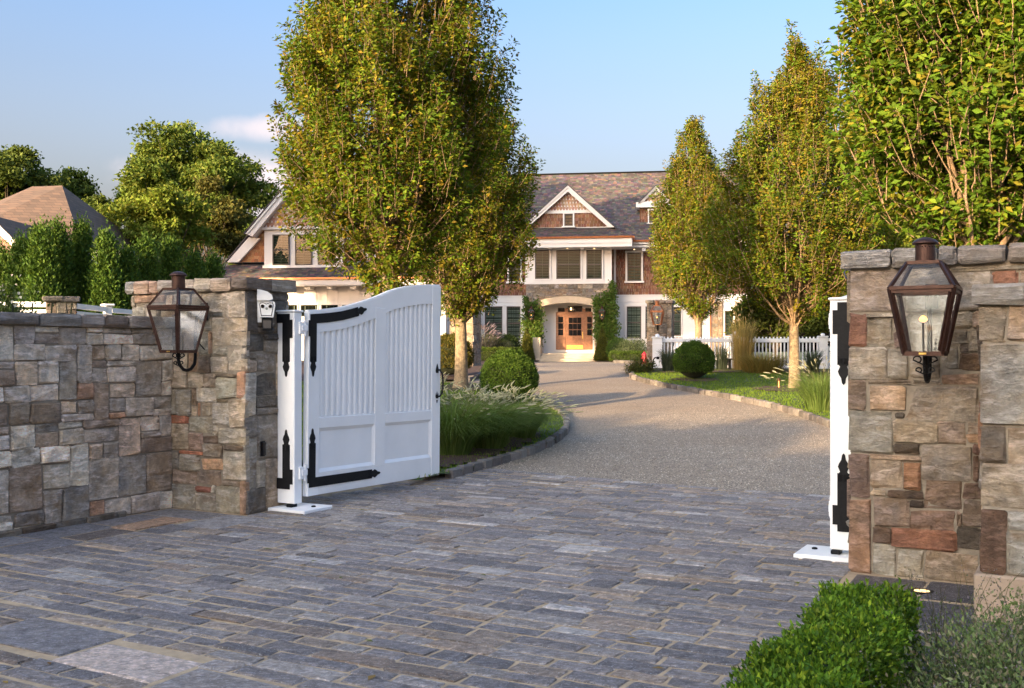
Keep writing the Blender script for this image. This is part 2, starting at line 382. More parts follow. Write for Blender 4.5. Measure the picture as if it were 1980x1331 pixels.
def fill(W_, H_, hand, rng, wr=(.14, .40), hr=(.10, .28), mix=None, cell=.02, thin=.16):
    """squared rubble: the given rectangles first, then random stones in what is left"""
    nx, nz = int(W_/cell+.5), int(H_/cell+.5); occ = np.zeros((nz, nx), bool); out = []
    for r in hand:
        x0, z0, x1, z1 = r[:4]
        a, b, c, d = int(round(x0/cell)), int(round(z0/cell)), int(round(x1/cell)), int(round(z1/cell))
        a, b, c, d = max(a, 0), max(b, 0), min(c, nx), min(d, nz)
        if c <= a or d <= b: continue
        sub = occ[b:d, a:c]
        if sub.mean() > .6: continue
        while c-a > 1 and occ[b:d, a].mean() > .3: a += 1
        while c-a > 1 and occ[b:d, c-1].mean() > .3: c -= 1
        while d-b > 1 and occ[b, a:c].mean() > .3: b += 1
        while d-b > 1 and occ[d-1, a:c].mean() > .3: d -= 1
        occ[b:d, a:c] = True; out.append((a*cell, b*cell, c*cell, d*cell, r[4]))
    def grow(lim):
        for k, r in enumerate(out):
            a, b, c, d = [int(round(q/cell)) for q in r[:4]]
            for _ in range(lim):
                if a > 0 and not occ[b:d, a-1].any(): a -= 1; occ[b:d, a] = True
                if c < nx and not occ[b:d, c].any(): occ[b:d, c] = True; c += 1
                if b > 0 and not occ[b-1, a:c].any(): b -= 1; occ[b, a:c] = True
                if d < nz and not occ[d, a:c].any(): occ[d, a:c] = True; d += 1
            out[k] = (a*cell, b*cell, c*cell, d*cell, r[4])
    grow(3)
    for j in range(nz):
        for i in range(nx):
            if occ[j, i]: continue
            mw = rng.uniform(*wr); mh = rng.uniform(*hr)
            if rng.random() < thin: mh = rng.uniform(.05, .08)
            c = i
            while c < nx and not occ[j, c] and (c-i)*cell < mw: c += 1
            rest = 0
            while c+rest < nx and not occ[j, c+rest] and rest*cell < .08: rest += 1
            if rest*cell < .07: c += rest
            d = j
            while d < nz and not occ[d, i:c].any() and (d-j)*cell < mh: d += 1
            if nz-d <= 3 and not occ[d:, i:c].any(): d = nz
            occ[j:d, i:c] = True
            if (c-i)*cell >= .035 and (d-j)*cell >= .035: out.append((i*cell, j*cell, c*cell, d*cell, pick(rng, mix)))
    grow(4)
    return out
def coursed(W_, H_, rng, mix, hs=(.13, .27), ws=(.15, .40)):
    """squared rubble in broken courses: some stones rise through two courses, some are split into thin ones"""
    rows = [0.]
    while rows[-1] < H_-.02:
        h = rng.uniform(*hs)
        if H_-rows[-1]-h < hs[0]*.7: h = H_-rows[-1]
        rows.append(rows[-1]+min(h, H_-rows[-1]))
    out = []; blocked = []
    for r in range(len(rows)-1):
        z0, z1 = rows[r], rows[r+1]; nxt = []; free = []; x = 0
        for a, b in sorted(blocked):
            if a > x+.001: free.append((x, a))
            x = max(x, b)
        if x < W_-.001: free.append((x, W_))
        for a, b in free:
            x = a
            while x < b-.001:
                w = rng.uniform(*ws)
                if b-x-w < ws[0]*.75: w = b-x
                if w > ws[1]*1.35: w = w/2
                t = rng.random(); h = z1-z0
                if t < .24 and r < len(rows)-2 and rows[r+2]-z0 < hs[1]*1.75 and w < .34:
                    out.append((x, z0, x+w, rows[r+2], pick(rng, mix))); nxt.append((x, x+w))
                elif t < .46 and h > .15 and w > .16:
                    k = rng.choice((.3, .36, .64, .7)); m = z0+h*k; out.append((x, z0, x+w, m, pick(rng, mix)))
                    if rng.random() < .5 and (z1-m) > .1 and w > .26:
                        q = w*rng.uniform(.4, .6); out.append((x, m, x+q, z1, pick(rng, mix))); out.append((x+q, m, x+w, z1, pick(rng, mix)))
                    else: out.append((x, m, x+w, z1, pick(rng, mix)))
                else: out.append((x, z0, x+w, z1, pick(rng, mix)))
                x += w
        blocked = nxt
    return out
def lay(parent, rects, loc, rz, rng, d=.055, gap=.0045, k=1.0, name='stone', mat=None):
    c, s = math.cos(rz), math.sin(rz)
    for x0, z0, x1, z1, rgb in rects:
        w, h = x1-x0-2*gap, z1-z0-2*gap
        if w < .015 or h < .015: continue
        x, z = (x0+x1)/2, (z0+z1)/2
        put_piece(name, piece(w, h, d+rng.uniform(-.012, .012), rng), stone_col(rgb, rng, k), mat or M['stone'], parent,
                  (loc[0]+x*c, loc[1]+x*s, loc[2]+z), rz)
def caps(parent, W_, z0, z1, loc, rz, rng, depth, mix, lens=(.2, .45), hand=None, k=1.0):
    """a course of coping stones along local x, reaching back DEPTH"""
    x = 0; i = 0; c, s = math.cos(rz), math.sin(rz)
    while x < W_-.02:
        L = hand[i][0] if hand and i < len(hand) else rng.uniform(*lens)
        if W_-x-L < lens[0]*.6: L = W_-x
        L = min(L, W_-x)
        rgb = hand[i][1] if hand and i < len(hand) else pick(rng, mix)
        xc = x+L/2; zc = (z0+z1)/2
        put_piece('cap_stone', piece(L-.012, z1-z0, depth+rng.uniform(-.012, .012), rng, .014, .014, .008), stone_col(rgb, rng, k), M['cap'], parent,
                  (loc[0]+xc*c, loc[1]+xc*s, loc[2]+zc+rng.uniform(-.004, .004)), rz)
        x += L; i += 1

# ------------------------------------------------------------------ the ground
def inside(P, poly):
    x, y = P[:, 0], P[:, 1]; r = np.zeros(len(P), bool); n = len(poly)
    for i in range(n):
        x1, y1 = poly[i]; x2, y2 = poly[(i+1) % n]
        with np.errstate(divide='ignore', invalid='ignore'):
            r ^= ((y1 > y) != (y2 > y)) & (x < (x2-x1)*(y-y1)/(y2-y1+1e-12)+x1)
    return r
def terr_np(y):
    t = np.clip((y-11.5)/21.5, 0, 1); return 1.02*(.75*t+.25*t*t*(3-2*t))
def sheet(name, poly, cell, lift, mat, kind='structure', rough=0., seed=1, parent=None):
    poly = np.array(poly); x0, y0 = poly.min(0); x1, y1 = poly.max(0)
    xs = np.arange(x0, x1+cell, cell); ys = np.arange(y0, y1+cell, cell); nx, ny = len(xs), len(ys)
    gx, gy = np.meshgrid(xs, ys); rs = np.random.RandomState(seed)
    gz = terr_np(gy)+lift+rs.uniform(-rough, rough, gx.shape)
    idx = np.arange(nx*ny).reshape(ny, nx)
    q = np.stack([idx[:-1, :-1], idx[:-1, 1:], idx[1:, 1:], idx[1:, :-1]], -1).reshape(-1, 4)
    cc = np.stack([(gx[:-1, :-1]+cell/2).ravel(), (gy[:-1, :-1]+cell/2).ravel()], -1)
    q = q[inside(cc, poly)]
    used, inv = np.unique(q, return_inverse=True)
    v = np.stack([gx.ravel(), gy.ravel(), gz.ravel()], -1)[used]
    me = mesh_np(name, v, inv.reshape(-1, 4), smooth=True)
    return tag(link(me, name, mat, parent), kind=kind)
# far ground, one sheet to the horizon
ys = np.array([-400, -120, -40, -8, 0, 4, 8, 11.5, 13, 15, 17, 19, 21, 23, 25, 27, 29, 31, 33, 36, 50, 70, 100, 160, 300, 600, 1500]); xs = np.array([-1500, -500, -200, -100, -50, -25, -12, 0, 12, 25, 50, 100, 200, 500, 1500])
gx, gy = np.meshgrid(xs, ys); gz = terr_np(gy)-.14
idx = np.arange(gx.size).reshape(gx.shape)
q = np.stack([idx[:-1, :-1], idx[:-1, 1:], idx[1:, 1:], idx[1:, :-1]], -1).reshape(-1, 4)
M['field'] = plain('distant_grass', (.06, .085, .022), .95, .3, .6)
tag(link(mesh_np('ground', np.stack([gx.ravel(), gy.ravel(), gz.ravel()], -1), q), 'ground', M['field']), kind='structure')

# gravel
def gravel_mat():
    m, nt, b = nodes('pea_gravel'); p = pos(nt)
    v = nd(nt, 'ShaderNodeTexVoronoi', i_Scale=62, i_Randomness=1); nt.links.new(p, v.inputs['Vector'])
    v2 = nd(nt, 'ShaderNodeTexVoronoi', i_Scale=150); nt.links.new(p, v2.inputs['Vector'])
    sp = nd(nt, 'ShaderNodeSeparateColor'); nt.links.new(v.outputs['Color'], sp.inputs[0])
    sp2 = nd(nt, 'ShaderNodeSeparateColor'); nt.links.new(v2.outputs['Color'], sp2.inputs[0])
    c = mixc(nt, sp.outputs[0], (.23, .185, .135), (.55, .46, .345))
    c = mixc(nt, ramp(nt, sp.outputs[1], .8, .95), c, (.70, .61, .49))
    c = mixc(nt, ramp(nt, sp.outputs[2], .85, .95), c, (.15, .125, .10))
    c = mixc(nt, ramp(nt, sp2.outputs[0], .3, 1, 0, .5), c, (.40, .325, .235))
    c = mixc(nt, ramp(nt, v.outputs['Distance'], .35, .75, 0, .7), c, (.10, .082, .065))
    n = noise(nt, p, .55, 5); c = mixc(nt, ramp(nt, n, .35, .7, 0, .45), c, (.27, .20, .135)); n_ = noise(nt, pos(nt, None, (.25, .9, 1)), 1.3, 4); c = mixc(nt, ramp(nt, n_, .4, .7, 0, .35), c, mixc(nt, 1, c, (.72, .68, .62), 'MULTIPLY'))
    nt.links.new(c, b.inputs['Base Color']); b.inputs['Roughness'].default_value = .85
    inv = ramp(nt, v.outputs['Distance'], 0, .7, 1, 0)
    bump(nt, b, inv, .9, .012); return m
M['gravel'] = gravel_mat()
gu = np.arange(-40, 34.1, .75); gv = np.concatenate([np.arange(3.985, 30, .5), np.arange(30, 62, 2.)]); gU, gV = np.meshgrid(gu, gv)
gX, gY = GO.x+gU*U.x+gV*V.x, GO.y+gU*U.y+gV*V.y; gi = np.arange(gU.size).reshape(gU.shape)
gq = np.stack([gi[:-1, :-1], gi[:-1, 1:], gi[1:, 1:], gi[1:, :-1]], -1).reshape(-1, 4)
tag(link(mesh_np('gravel_driveway', np.stack([gX.ravel(), gY.ravel(), (terr_np(gY)-.006).ravel()], -1), gq, smooth=True), 'gravel_driveway', M['gravel']), kind='structure')
# loose pebbles on the near part, so that the surface is not a picture
rs = np.random.RandomState(5); n = 26000
pu = rs.uniform(0, 8, n); pv = 4.0+14*rs.beta(1, 2.2, n); px = GO.x+pu*U.x+pv*V.x; py = GO.y+pu*U.y+pv*V.y
r = rs.uniform(.004, .011, n); oc = np.array([(1,0,0),(0,1,0),(-1,0,0),(0,-1,0),(0,0,.8)], float)
ang = rs.uniform(0, 6.28, n); ca, sa = np.cos(ang), np.sin(ang); sx = rs.uniform(.7, 1.4, n)
vv = np.zeros((n, 5, 3)); bx, by = oc[:, 0][None]*sx[:, None], oc[:, 1][None]
vv[..., 0] = px[:, None]+r[:, None]*(bx*ca[:, None]-by*sa[:, None]); vv[..., 1] = py[:, None]+r[:, None]*(bx*sa[:, None]+by*ca[:, None])
vv[..., 2] = terr_np(py)[:, None]-.006+r[:, None]*oc[:, 2][None]
ff = np.array([(0,1,4),(1,2,4),(2,3,4),(3,0,4)])[None]+(np.arange(n)*5)[:, None, None]
pal = np.array([(.55,.46,.345),(.42,.34,.25),(.28,.22,.165),(.70,.61,.49),(.17,.135,.10)])[rs.randint(0, 5, n)]
pc = np.concatenate([np.repeat(pal[:, None], 5, 1), rs.rand(n, 1, 1).repeat(5, 1)], -1)
M['pebble'] = attr_mat('pebble', .8, .15, 20, .1, 60)
tag(link(mesh_np('gravel', vv.reshape(-1, 3), ff.reshape(-1, 3), pc.reshape(-1, 4)), 'gravel', M['pebble']), kind='stuff')

# pebbles kicked onto the paving, and a few fallen leaves
n = 900; pu = rs.uniform(.3, 6.2, n); pv = 3.98-rs.exponential(.16, n); px = GO.x+pu*U.x+pv*V.x; py = GO.y+pu*U.y+pv*V.y; r = rs.uniform(.004, .010, n)
vv = np.zeros((n, 5, 3)); vv[..., 0] = px[:, None]+r[:, None]*oc[:, 0][None]; vv[..., 1] = py[:, None]+r[:, None]*oc[:, 1][None]; vv[..., 2] = terr_np(py)[:, None]+.004+r[:, None]*oc[:, 2][None]
ff = np.array([(0,1,4),(1,2,4),(2,3,4),(3,0,4)])[None]+(np.arange(n)*5)[:, None, None]; pc = np.concatenate([np.repeat(pal[:n, None], 5, 1), rs.rand(n, 1, 1).repeat(5, 1)], -1)
tag(link(mesh_np('spilled_gravel', vv.reshape(-1, 3), ff.reshape(-1, 3), pc.reshape(-1, 4)), 'spilled_gravel', M['pebble']), kind='stuff')
n = 170; pu = rs.uniform(.2, 6.4, n); pv = np.where(rs.rand(n) < .35, rs.uniform(-5, 3.9, n), rs.uniform(4, 15, n)); px = GO.x+pu*U.x+pv*V.x; py = GO.y+pu*U.y+pv*V.y; a_ = rs.uniform(0, 6.28, n); L_ = rs.uniform(.022, .042, n); ca, sa = np.cos(a_), np.sin(a_); z_ = terr_np(py)+.006+rs.uniform(0, .012, n)
vv = np.zeros((n, 4, 3)); 
for q, (dx, dy, dz) in enumerate(((-1, 0, 0), (0, .45, .25), (1, 0, .05), (0, -.45, .2))): vv[:, q, 0] = px+L_*(dx*ca-dy*sa); vv[:, q, 1] = py+L_*(dx*sa+dy*ca); vv[:, q, 2] = z_+L_*dz*.6
pc = np.concatenate([np.repeat(np.array([(.22,.14,.04),(.16,.085,.03),(.14,.16,.03),(.28,.19,.05)])[rs.randint(0, 4, n)][:, None], 4, 1), np.full((n, 4, 1), .5)], -1)
tag(link(mesh_np('fallen_leaves', vv.reshape(-1, 3), np.arange(n*4).reshape(-1, 4), pc.reshape(-1, 4)), 'fallen_leaves', M['pebble']), kind='stuff')

# ------------------------------------------------------------------ the paved apron
apron = MB(); nu, nv = 34, 40; u0, u1, v0, v1 = -1.0, 9.0, -9.0, 3.99; vs = []
for j in range(nv+1):
    for i in range(nu+1):
        x, y = gw(u0+(u1-u0)*i/nu, v0+(v1-v0)*j/nv); vs.append((x, y, terrain(x, y)+.001))
apron.add(vs, [(j*(nu+1)+i, j*(nu+1)+i+1, (j+1)*(nu+1)+i+1, (j+1)*(nu+1)+i) for j in range(nv) for i in range(nu)])
apron_o = tag(apron.build('cobbled_apron', M['sand'], smooth=True), kind='structure')
rng = random.Random(11)
SLATE = [(120,118,126),(128,125,131),(112,111,119),(136,132,134),(108,107,115),(142,138,138),(124,120,125)]
WARM = [(140,126,114),(150,132,116),(128,112,100)]
LIGHT = [(158,158,162),(150,150,156)]
cob = []       # (u, v, width, depth, angle, colour)
big = [(2.42, -3.93, 3.12, -3.58, (166,150,142)), (1.62, -3.86, 2.40, -3.42, (104,104,112)), (3.16, -3.97, 3.75, -3.66, (128,124,126)),
       (-.93, -.42, -.16, -.05, (118,118,124)), (-.93, -1.02, -.58, -.44, (112,110,116)), (-.57, -1.1, -.22, -.44, (150,112,74)), (-.15, -.75, .32, -.06, (122,122,128)),
       (-.93, -1.75, -.5, -1.04, (108,110,120)), (-.49, -1.62, -.2, -1.12, (92,82,78)), (-.93, -2.5, -.55, -1.77, (112,112,120)), (-.54, -2.3, -.15, -1.66, (106,108,120)), (-.93, -3.2, -.5, -2.52, (104,104,112)),
       (5.56, -.50, 6.02, .10, (92,84,84)), (6.04, -.42, 6.40, .10, (74,74,84)), (5.56, -1.25, 6.0, -.53, (84,84,96)), (6.04, -1.2, 6.4, -.46, (72,72,82)), (5.7, -2.1, 6.4, -1.28, (76,78,88)), (6.42, -1.9, 7.1, -.85, (80,80,88))]
for a, b, c, d, col in [(*q[:4], tuple(min(255, x*1.13) for x in q[4])) for q in big]: cob.append(((a+c)/2, (b+d)/2, c-a-.012, d-b-.0, 0, col))
v = -5.6; row = 0
while v < 3.93:
    dv = rng.uniform(.118, .160) if rng.random() < .88 else rng.uniform(.17, .22)
    u = -.95+rng.uniform(-.2, 0) if v < .3 else rng.uniform(-.3, 0)
    vm = v+dv/2; wav = .02*math.sin(v*2.1)
    blk = sorted((q[0]-.012, q[2]+.012) for q in big if q[1]-.03 < vm < q[3]+.03); hi = 6.9
    if -.65 < vm: hi = 5.5
    if vm < -.6: hi = 5.87
    if 0 < vm < .65: u = max(u, .02)
    if vm < .3: u = max(u, -.93)
    while u < hi-.05:
        for q in blk:
            if q[0]-.05 < u < q[1]: u = q[1]
        if u > hi-.08: break
        L = rng.uniform(.20, .46) if rng.random() < .9 else rng.uniform(.46, .62)
        lim = min([hi]+[q[0] for q in blk if q[0] > u])
        if lim-u-L < .14: L = lim-u
        if L > .8: L *= .5
        t = rng.random(); c = rng.choice(SLATE if t < .84 else WARM if t < .95 else LIGHT); uc = u+L/2
        cob.append((uc, vm+(.018*math.sin(uc*1.7+row)+wav)*(0 if blk else 1), L-rng.uniform(.010, .024), dv-rng.uniform(.012, .024), rng.uniform(-.02, .02), c))
        u += L
    v += dv; row += 1
def cob_piece(w, d):
    vs, fs = piece(w, d, .045+rng.uniform(-.0015, .0025), rng, .007, .0025, .012)
    return [(x, z, -y-.0385) for x, y, z in vs], [f[::-1] for f in fs]    # the face turned up
def size_in_view(c):
    x, y = gw(c[0], c[1]); return -c[2]*c[3]/max(y, 1)**3 if y > 3.9 and abs(x/y) < .52 else 1
cob.sort(key=size_in_view)
rest = MB()
for k, (u, v, w, d, a, col) in enumerate(cob):
    x, y = gw(u, v); z = terrain(x, y)+rng.uniform(-.001, .002); vf = cob_piece(w, d); fq = rng.uniform(.92, 1.08); cl = stone_col(tuple(q*fq for q in col), rng, 1.20, .90)
    if k < 300: put_piece('paving_stone', vf, cl, M['cobble'], apron_o, (x, y, z), GA+a)
    else:
        ca, sa = math.cos(GA+a), math.sin(GA+a); rest.cur = cl
        rest.add([(x+p[0]*ca-p[1]*sa, y+p[0]*sa+p[1]*ca, z+p[2]) for p in vf[0]], vf[1])
tag(rest.build('paving_stones_beyond', M['cobble'], apron_o, attr=True), kind='stuff')

# ------------------------------------------------------------------ lawns, beds and kerbs
def gp(*pts): return [ground_at(*p) for p in pts]
def smooth(path, n=6):
    P = [Vector(p) for p in path]; out = []
    for i in range(len(P)-1):
        a, b, c, d = P[max(i-1, 0)], P[i], P[i+1], P[min(i+2, len(P)-1)]
        for k in range(n):
            t = k/n; out.append(.5*((2*b)+(c-a)*t+(2*a-5*b+4*c-d)*t*t+(3*b-a-3*c+d)*t**3))
    return [(p.x, p.y) for p in out]+[tuple(P[-1])]
kL = smooth(gp((800, 941), (868, 926), (935, 905), (1000, 886), (1052, 866), (1083, 847), (1096, 829), (1088, 811), (1064, 793), (1035, 776), (1000, 762), (950, 752), (900, 748), (855, 746))+[(-9, 26.2)])
left_isle = kL+[(-9, 14.2), gw(-3, 3.0), gw(-.2, 3.1)]
kR = smooth(gp((1640, 836), (1600, 823), (1545, 803), (1480, 786), (1400, 769), (1320, 755), (1265, 744), (1232, 735), (1222, 727), (1240, 720), (1268, 716))+[(4.9, 34.5)])
right_isle = kR+[(16, 35), (16, 12), gw(6.5, 4.2)]
lawn_l = sheet('lawn', left_isle, .14, .075, M['soil'], rough=.008)
lawn_r = sheet('lawn', right_isle, .14, .075, M['soil'], rough=.008, seed=2)
bed_l = gp((800, 742), (905, 737), (935, 726), (968, 716), (1003, 709), (1022, 702), (1046, 699)); bed_l = bed_l+[(1.9, 58), (-16, 60), (-16, 30)]
bed_r = gp((1150, 697), (1190, 700), (1250, 703))+[(14, 47), (14, 58), (5, 57)]
sheet('planting_bed', bed_l, .3, .06, M['mulch'], rough=.02); sheet('planting_bed', bed_r, .3, .06, M['mulch'], rough=.02)
def kerb(path, step=.27, w=.11, h=.17):
    root = tag(thing('kerb', None, None), kind='structure'); P = [Vector(p) for p in path]; d = 0; pts = [P[0]]
    for a, b in zip(P, P[1:]):
        L = (b-a).length
        while d+step <= L+1e-9:
            d += step; pts.append(a+(b-a)*(d/L))
        d -= L
    for a, b in zip(pts, pts[1:]):
        m = (a+b)/2; L = (b-a).length*rng.uniform(.9, 1.0)-.012; an = math.atan2(b.y-a.y, b.x-a.x)+rng.uniform(-.05, .05)
        vs, fs = piece(L, w+rng.uniform(-.015, .015), h, rng, .014, .006, .008)
        put_piece('kerb_stone', ([(x, z, -y-.06) for x, y, z in vs], [f[::-1] for f in fs]),
                  stone_col(pick(rng, [([(138,136,134),(126,124,124),(150,148,144),(114,112,112)], 1)]), rng, .72), M['granite'], root,
                  (m.x+rng.uniform(-.008, .008), m.y+rng.uniform(-.008, .008), terrain(m.x, m.y)+rng.uniform(-.008, .006)), an)
    return root
kerb(kL[6:-8]); kerb(kR[2:])
kerb(smooth(gp((903, 738), (935, 727), (968, 717), (1000, 709))), .5, .16); kerb(smooth(gp((1188, 701), (1215, 702), (1250, 704))), .5, .16)
def mulch_patch(pts, lift=.10):
    return sheet('mulch_bed', pts, .15, lift, M['mulch'], rough=.012)
def disc(c, r, n=14): return [(c[0]+r*math.cos(6.283*k/n), c[1]+r*math.sin(6.283*k/n)) for k in range(n)]
mulch_patch(smooth(gp((700, 930), (880, 915), (950, 896), (1015, 872), (1040, 850), (1000, 835), (900, 830), (700, 840))))
mulch_patch(gp((1200, 723), (1262, 727), (1330, 727), (1420, 727), (1530, 727), (1640, 728))+[(16, 29), (16, 34.5), (4.9, 34)])
mulch_patch(disc(ground_at(1520, 760), .75)); mulch_patch(disc(ground_at(890, 757), .8)); mulch_patch(disc(ground_at(1345, 741), .62))

# ------------------------------------------------------------------ gate pillars and wing walls
PW, PD, CAPZ0, CAPZ1 = 1.55, .62, 2.135, 2.255
def rects_from(zoom, stones, v, uo):
    ox, oy, sc = zoom; out = []
    for x0, y0, x1, y1, rgb in stones:
        a, b, c, d = ox+x0/sc, oy+y0/sc, ox+x1/sc, oy+y1/sc; m = (a+c)/2
        out.append((u_at(a, v)-uo, z_at(m, d, v), u_at(c, v)-uo, z_at(m, b, v), rgb))
    return out
def pillar(label, u, v, hand, mix_f, mix_s, cap_hand, k, seed, flip):
    rng = random.Random(seed); x, y = gw(u, v)
    t = thing('gate_pillar', label, 'gate pillar', (x, y, 0), GA)
    MB().box(.014, PW-.014, .014, PD-.014, -.1, CAPZ0+.02).build('core', M['mortar'], t)
    lay(t, fill(PW, CAPZ0-.005, hand, rng, mix=mix_f), (0, .05, 0), 0, rng, k=k)
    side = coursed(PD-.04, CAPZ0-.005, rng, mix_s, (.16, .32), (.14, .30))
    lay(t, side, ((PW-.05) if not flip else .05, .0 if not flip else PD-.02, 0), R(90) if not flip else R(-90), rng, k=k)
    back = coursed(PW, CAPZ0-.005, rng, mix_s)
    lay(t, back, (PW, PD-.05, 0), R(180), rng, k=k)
    o = .055
    caps(t, PW+2*o, CAPZ0, CAPZ1, (-o, PD/2, 0), 0, rng, PD/2+o, mix_f, (.16, .34), cap_hand, k)
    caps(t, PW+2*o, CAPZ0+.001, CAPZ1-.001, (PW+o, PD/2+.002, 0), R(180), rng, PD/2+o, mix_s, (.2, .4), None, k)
    return t
z3, z4 = (230, 530, 5.3242), (300, 760, 5.323)
UL = -PW
hl = rects_from(z3, [(125,205,170,320,(160,150,130)),(180,235,420,290,(172,132,102)),(172,292,425,330,(160,150,138)),(133,325,260,435,(150,148,140)),(262,330,340,435,(158,150,138)),
  (855,185,1062,400,(160,150,136)),(1070,165,1285,432,(166,153,138)),(780,170,850,400,(150,142,128)),(880,410,955,580,(150,144,132)),(960,445,1272,740,(162,150,134)),
  (855,600,915,808,(140,140,135)),(920,610,950,800,(170,130,98)),(955,745,1110,808,(142,134,116)),(1115,745,1278,1005,(166,152,132)),(465,860,705,1175,(180,162,138)),
  (710,845,808,1000,(140,112,88)),(815,820,935,1005,(128,110,92)),(940,850,1108,1000,(165,153,138)),(712,1010,850,1172,(166,152,132)),(858,1020,1003,1175,(150,132,112)),
  (1010,1072,1206,1275,(150,150,136)),(1052,1015,1208,1066,(112,99,82)),(1214,1010,1284,1270,(182,130,94)),(470,1180,578,1420,(150,143,130)),(585,1180,735,1420,(146,142,134)),
  (742,1180,800,1290,(140,118,98)),(803,1180,1005,1280,(164,160,154))], 0, UL)
hl += rects_from(z4, [(430,100,460,220,(176,118,76)),(465,110,575,225,(142,130,112)),(580,115,750,320,(155,151,146)),(755,65,915,350,(176,157,132)),(640,60,745,110,(122,110,88)),
  (140,222,328,322,(186,98,52)),(332,230,575,405,(145,143,130)),(102,322,325,570,(165,147,120)),(332,415,480,590,(158,126,106)),(488,435,640,515,(110,92,80)),(578,340,650,430,(150,142,128)),
  (650,355,880,540,(155,146,130)),(690,545,872,592,(108,92,78)),(105,575,235,780,(130,121,109)),(280,590,480,640,(188,102,54)),(240,642,460,810,(150,143,130)),(488,520,690,668,(140,129,116)),
  (488,670,660,785,(188,140,92)),(690,600,918,905,(166,156,140)),(175,800,425,940,(150,127,110)),(430,790,665,955,(142,120,104)),(110,785,165,930,(104,78,70)),(672,905,868,965,(140,126,113)),
  (120,945,405,1190,(152,148,138)),(415,965,540,1012,(142,76,50)),(410,1018,605,1215,(150,143,131)),(612,968,865,1250,(150,146,132)),(870,930,920,1255,(168,128,96))], 0, UL)
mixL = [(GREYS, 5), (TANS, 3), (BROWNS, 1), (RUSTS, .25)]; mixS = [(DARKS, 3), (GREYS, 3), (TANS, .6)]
pillar_l = pillar('stone gate pillar with a white camera on its side, left of the open gate', UL, 0, hl, mixL, mixS,
       [(.13, (150,150,150)), (.22, (170,138,112)), (.13, (176,138,112)), (.28, (150,140,130)), (.20, (165,152,138)), (.24, (168,158,140)), (.26, (172,150,128))], 1.32, 3, False)
z1_, z2_ = (1590, 460, 3.9154), (1590, 780, 3.6974)
UR, VR = 5.49, .182
hr_ = rects_from(z1_, [(258,235,620,555,(150,134,124)),(625,232,950,555,(152,144,132)),(965,205,1520,258,(150,142,126)),(955,265,1275,550,(155,146,135)),(1283,268,1494,342,(150,96,72)),
  (1500,268,1640,350,(150,128,112)),(1280,350,1640,550,(150,142,130)),(245,562,340,820,(142,90,64)),(348,565,575,612,(165,151,130)),(342,618,524,822,(150,143,129)),(530,620,640,688,(158,146,128)),(535,692,660,815,(136,110,104)),
  (662,565,900,820,(162,153,138)),(905,558,1126,680,(162,150,131)),(1130,555,1262,680,(172,142,115)),(900,688,1116,800,(142,132,119)),(1108,690,1262,860,(150,139,123)),(665,822,890,1075,(150,142,129)),
  (240,826,492,1075,(162,152,139)),(500,822,664,1075,(158,149,136)),(895,805,1032,995,(136,131,125)),(1040,868,1262,990,(112,86,62)),(855,1000,1195,1030,(130,116,100)),(855,1035,1193,1112,(166,132,108)),
  (1198,1005,1258,1235,(142,127,113)),(345,1080,665,1106,(140,126,110)),(670,1078,852,1110,(146,132,116)),(232,1085,332,1290,(132,112,98)),(335,1110,358,1290,(128,98,76)),(362,1110,634,1298,(186,152,116)),
  (640,1115,1190,1390,(152,140,127)),(1195,1240,1252,1400,(136,97,72))], VR, UR)
hr_ += rects_from(z2_, [(212,42,500,358,(142,140,132)),(505,55,590,90,(100,90,78)),(508,96,822,290,(162,143,115)),(828,115,1028,295,(156,131,112)),(1032,130,1170,213,(150,132,116)),(968,215,1168,292,(172,132,94)),
  (522,298,714,365,(82,70,58)),(718,298,1080,550,(146,133,122)),(1084,296,1166,368,(112,76,60)),(1084,370,1118,545,(110,80,60)),(1122,372,1162,545,(152,120,92)),(210,356,335,686,(126,99,88)),(345,362,708,412,(172,142,113)),
  (342,414,578,620,(162,143,123)),(582,426,718,628,(164,108,58)),(332,622,460,664,(160,140,114)),(462,628,716,686,(98,76,60)),(628,690,714,744,(74,62,54)),(722,554,1004,765,(126,101,82)),(1010,564,1156,690,(106,79,66)),
  (366,674,628,882,(142,121,110)),(634,754,966,912,(132,101,84)),(970,770,1002,872,(130,108,92)),(1006,696,1158,876,(116,99,87)),(358,868,478,1008,(112,86,68)),(484,894,946,1042,(156,92,52)),(950,880,1142,1062,(94,84,75)),
  (196,692,356,1216,(154,115,86)),(336,664,366,712,(124,104,86)),(346,1014,540,1240,(168,163,150)),(545,1032,726,1268,(160,154,140)),(732,1046,1114,1290,(152,132,110)),(1116,1070,1142,1260,(96,80,68))], VR, UR)
mixR = [(GREYS, 3), (TANS, 3), (BROWNS, 2), (RUSTS, .6)]
pillar_r = pillar('stone gate pillar of big tan and rust blocks behind the lit lantern', UR, VR, hr_, mixR, mixR,
       [(.345, (150,148,146)), (.30, (140,136,130)), (.12, (132,128,126)), (.30, (128,122,118)), (.34, (132,126,122)), (.3, (140,134,128))], 1.08, 4, True)
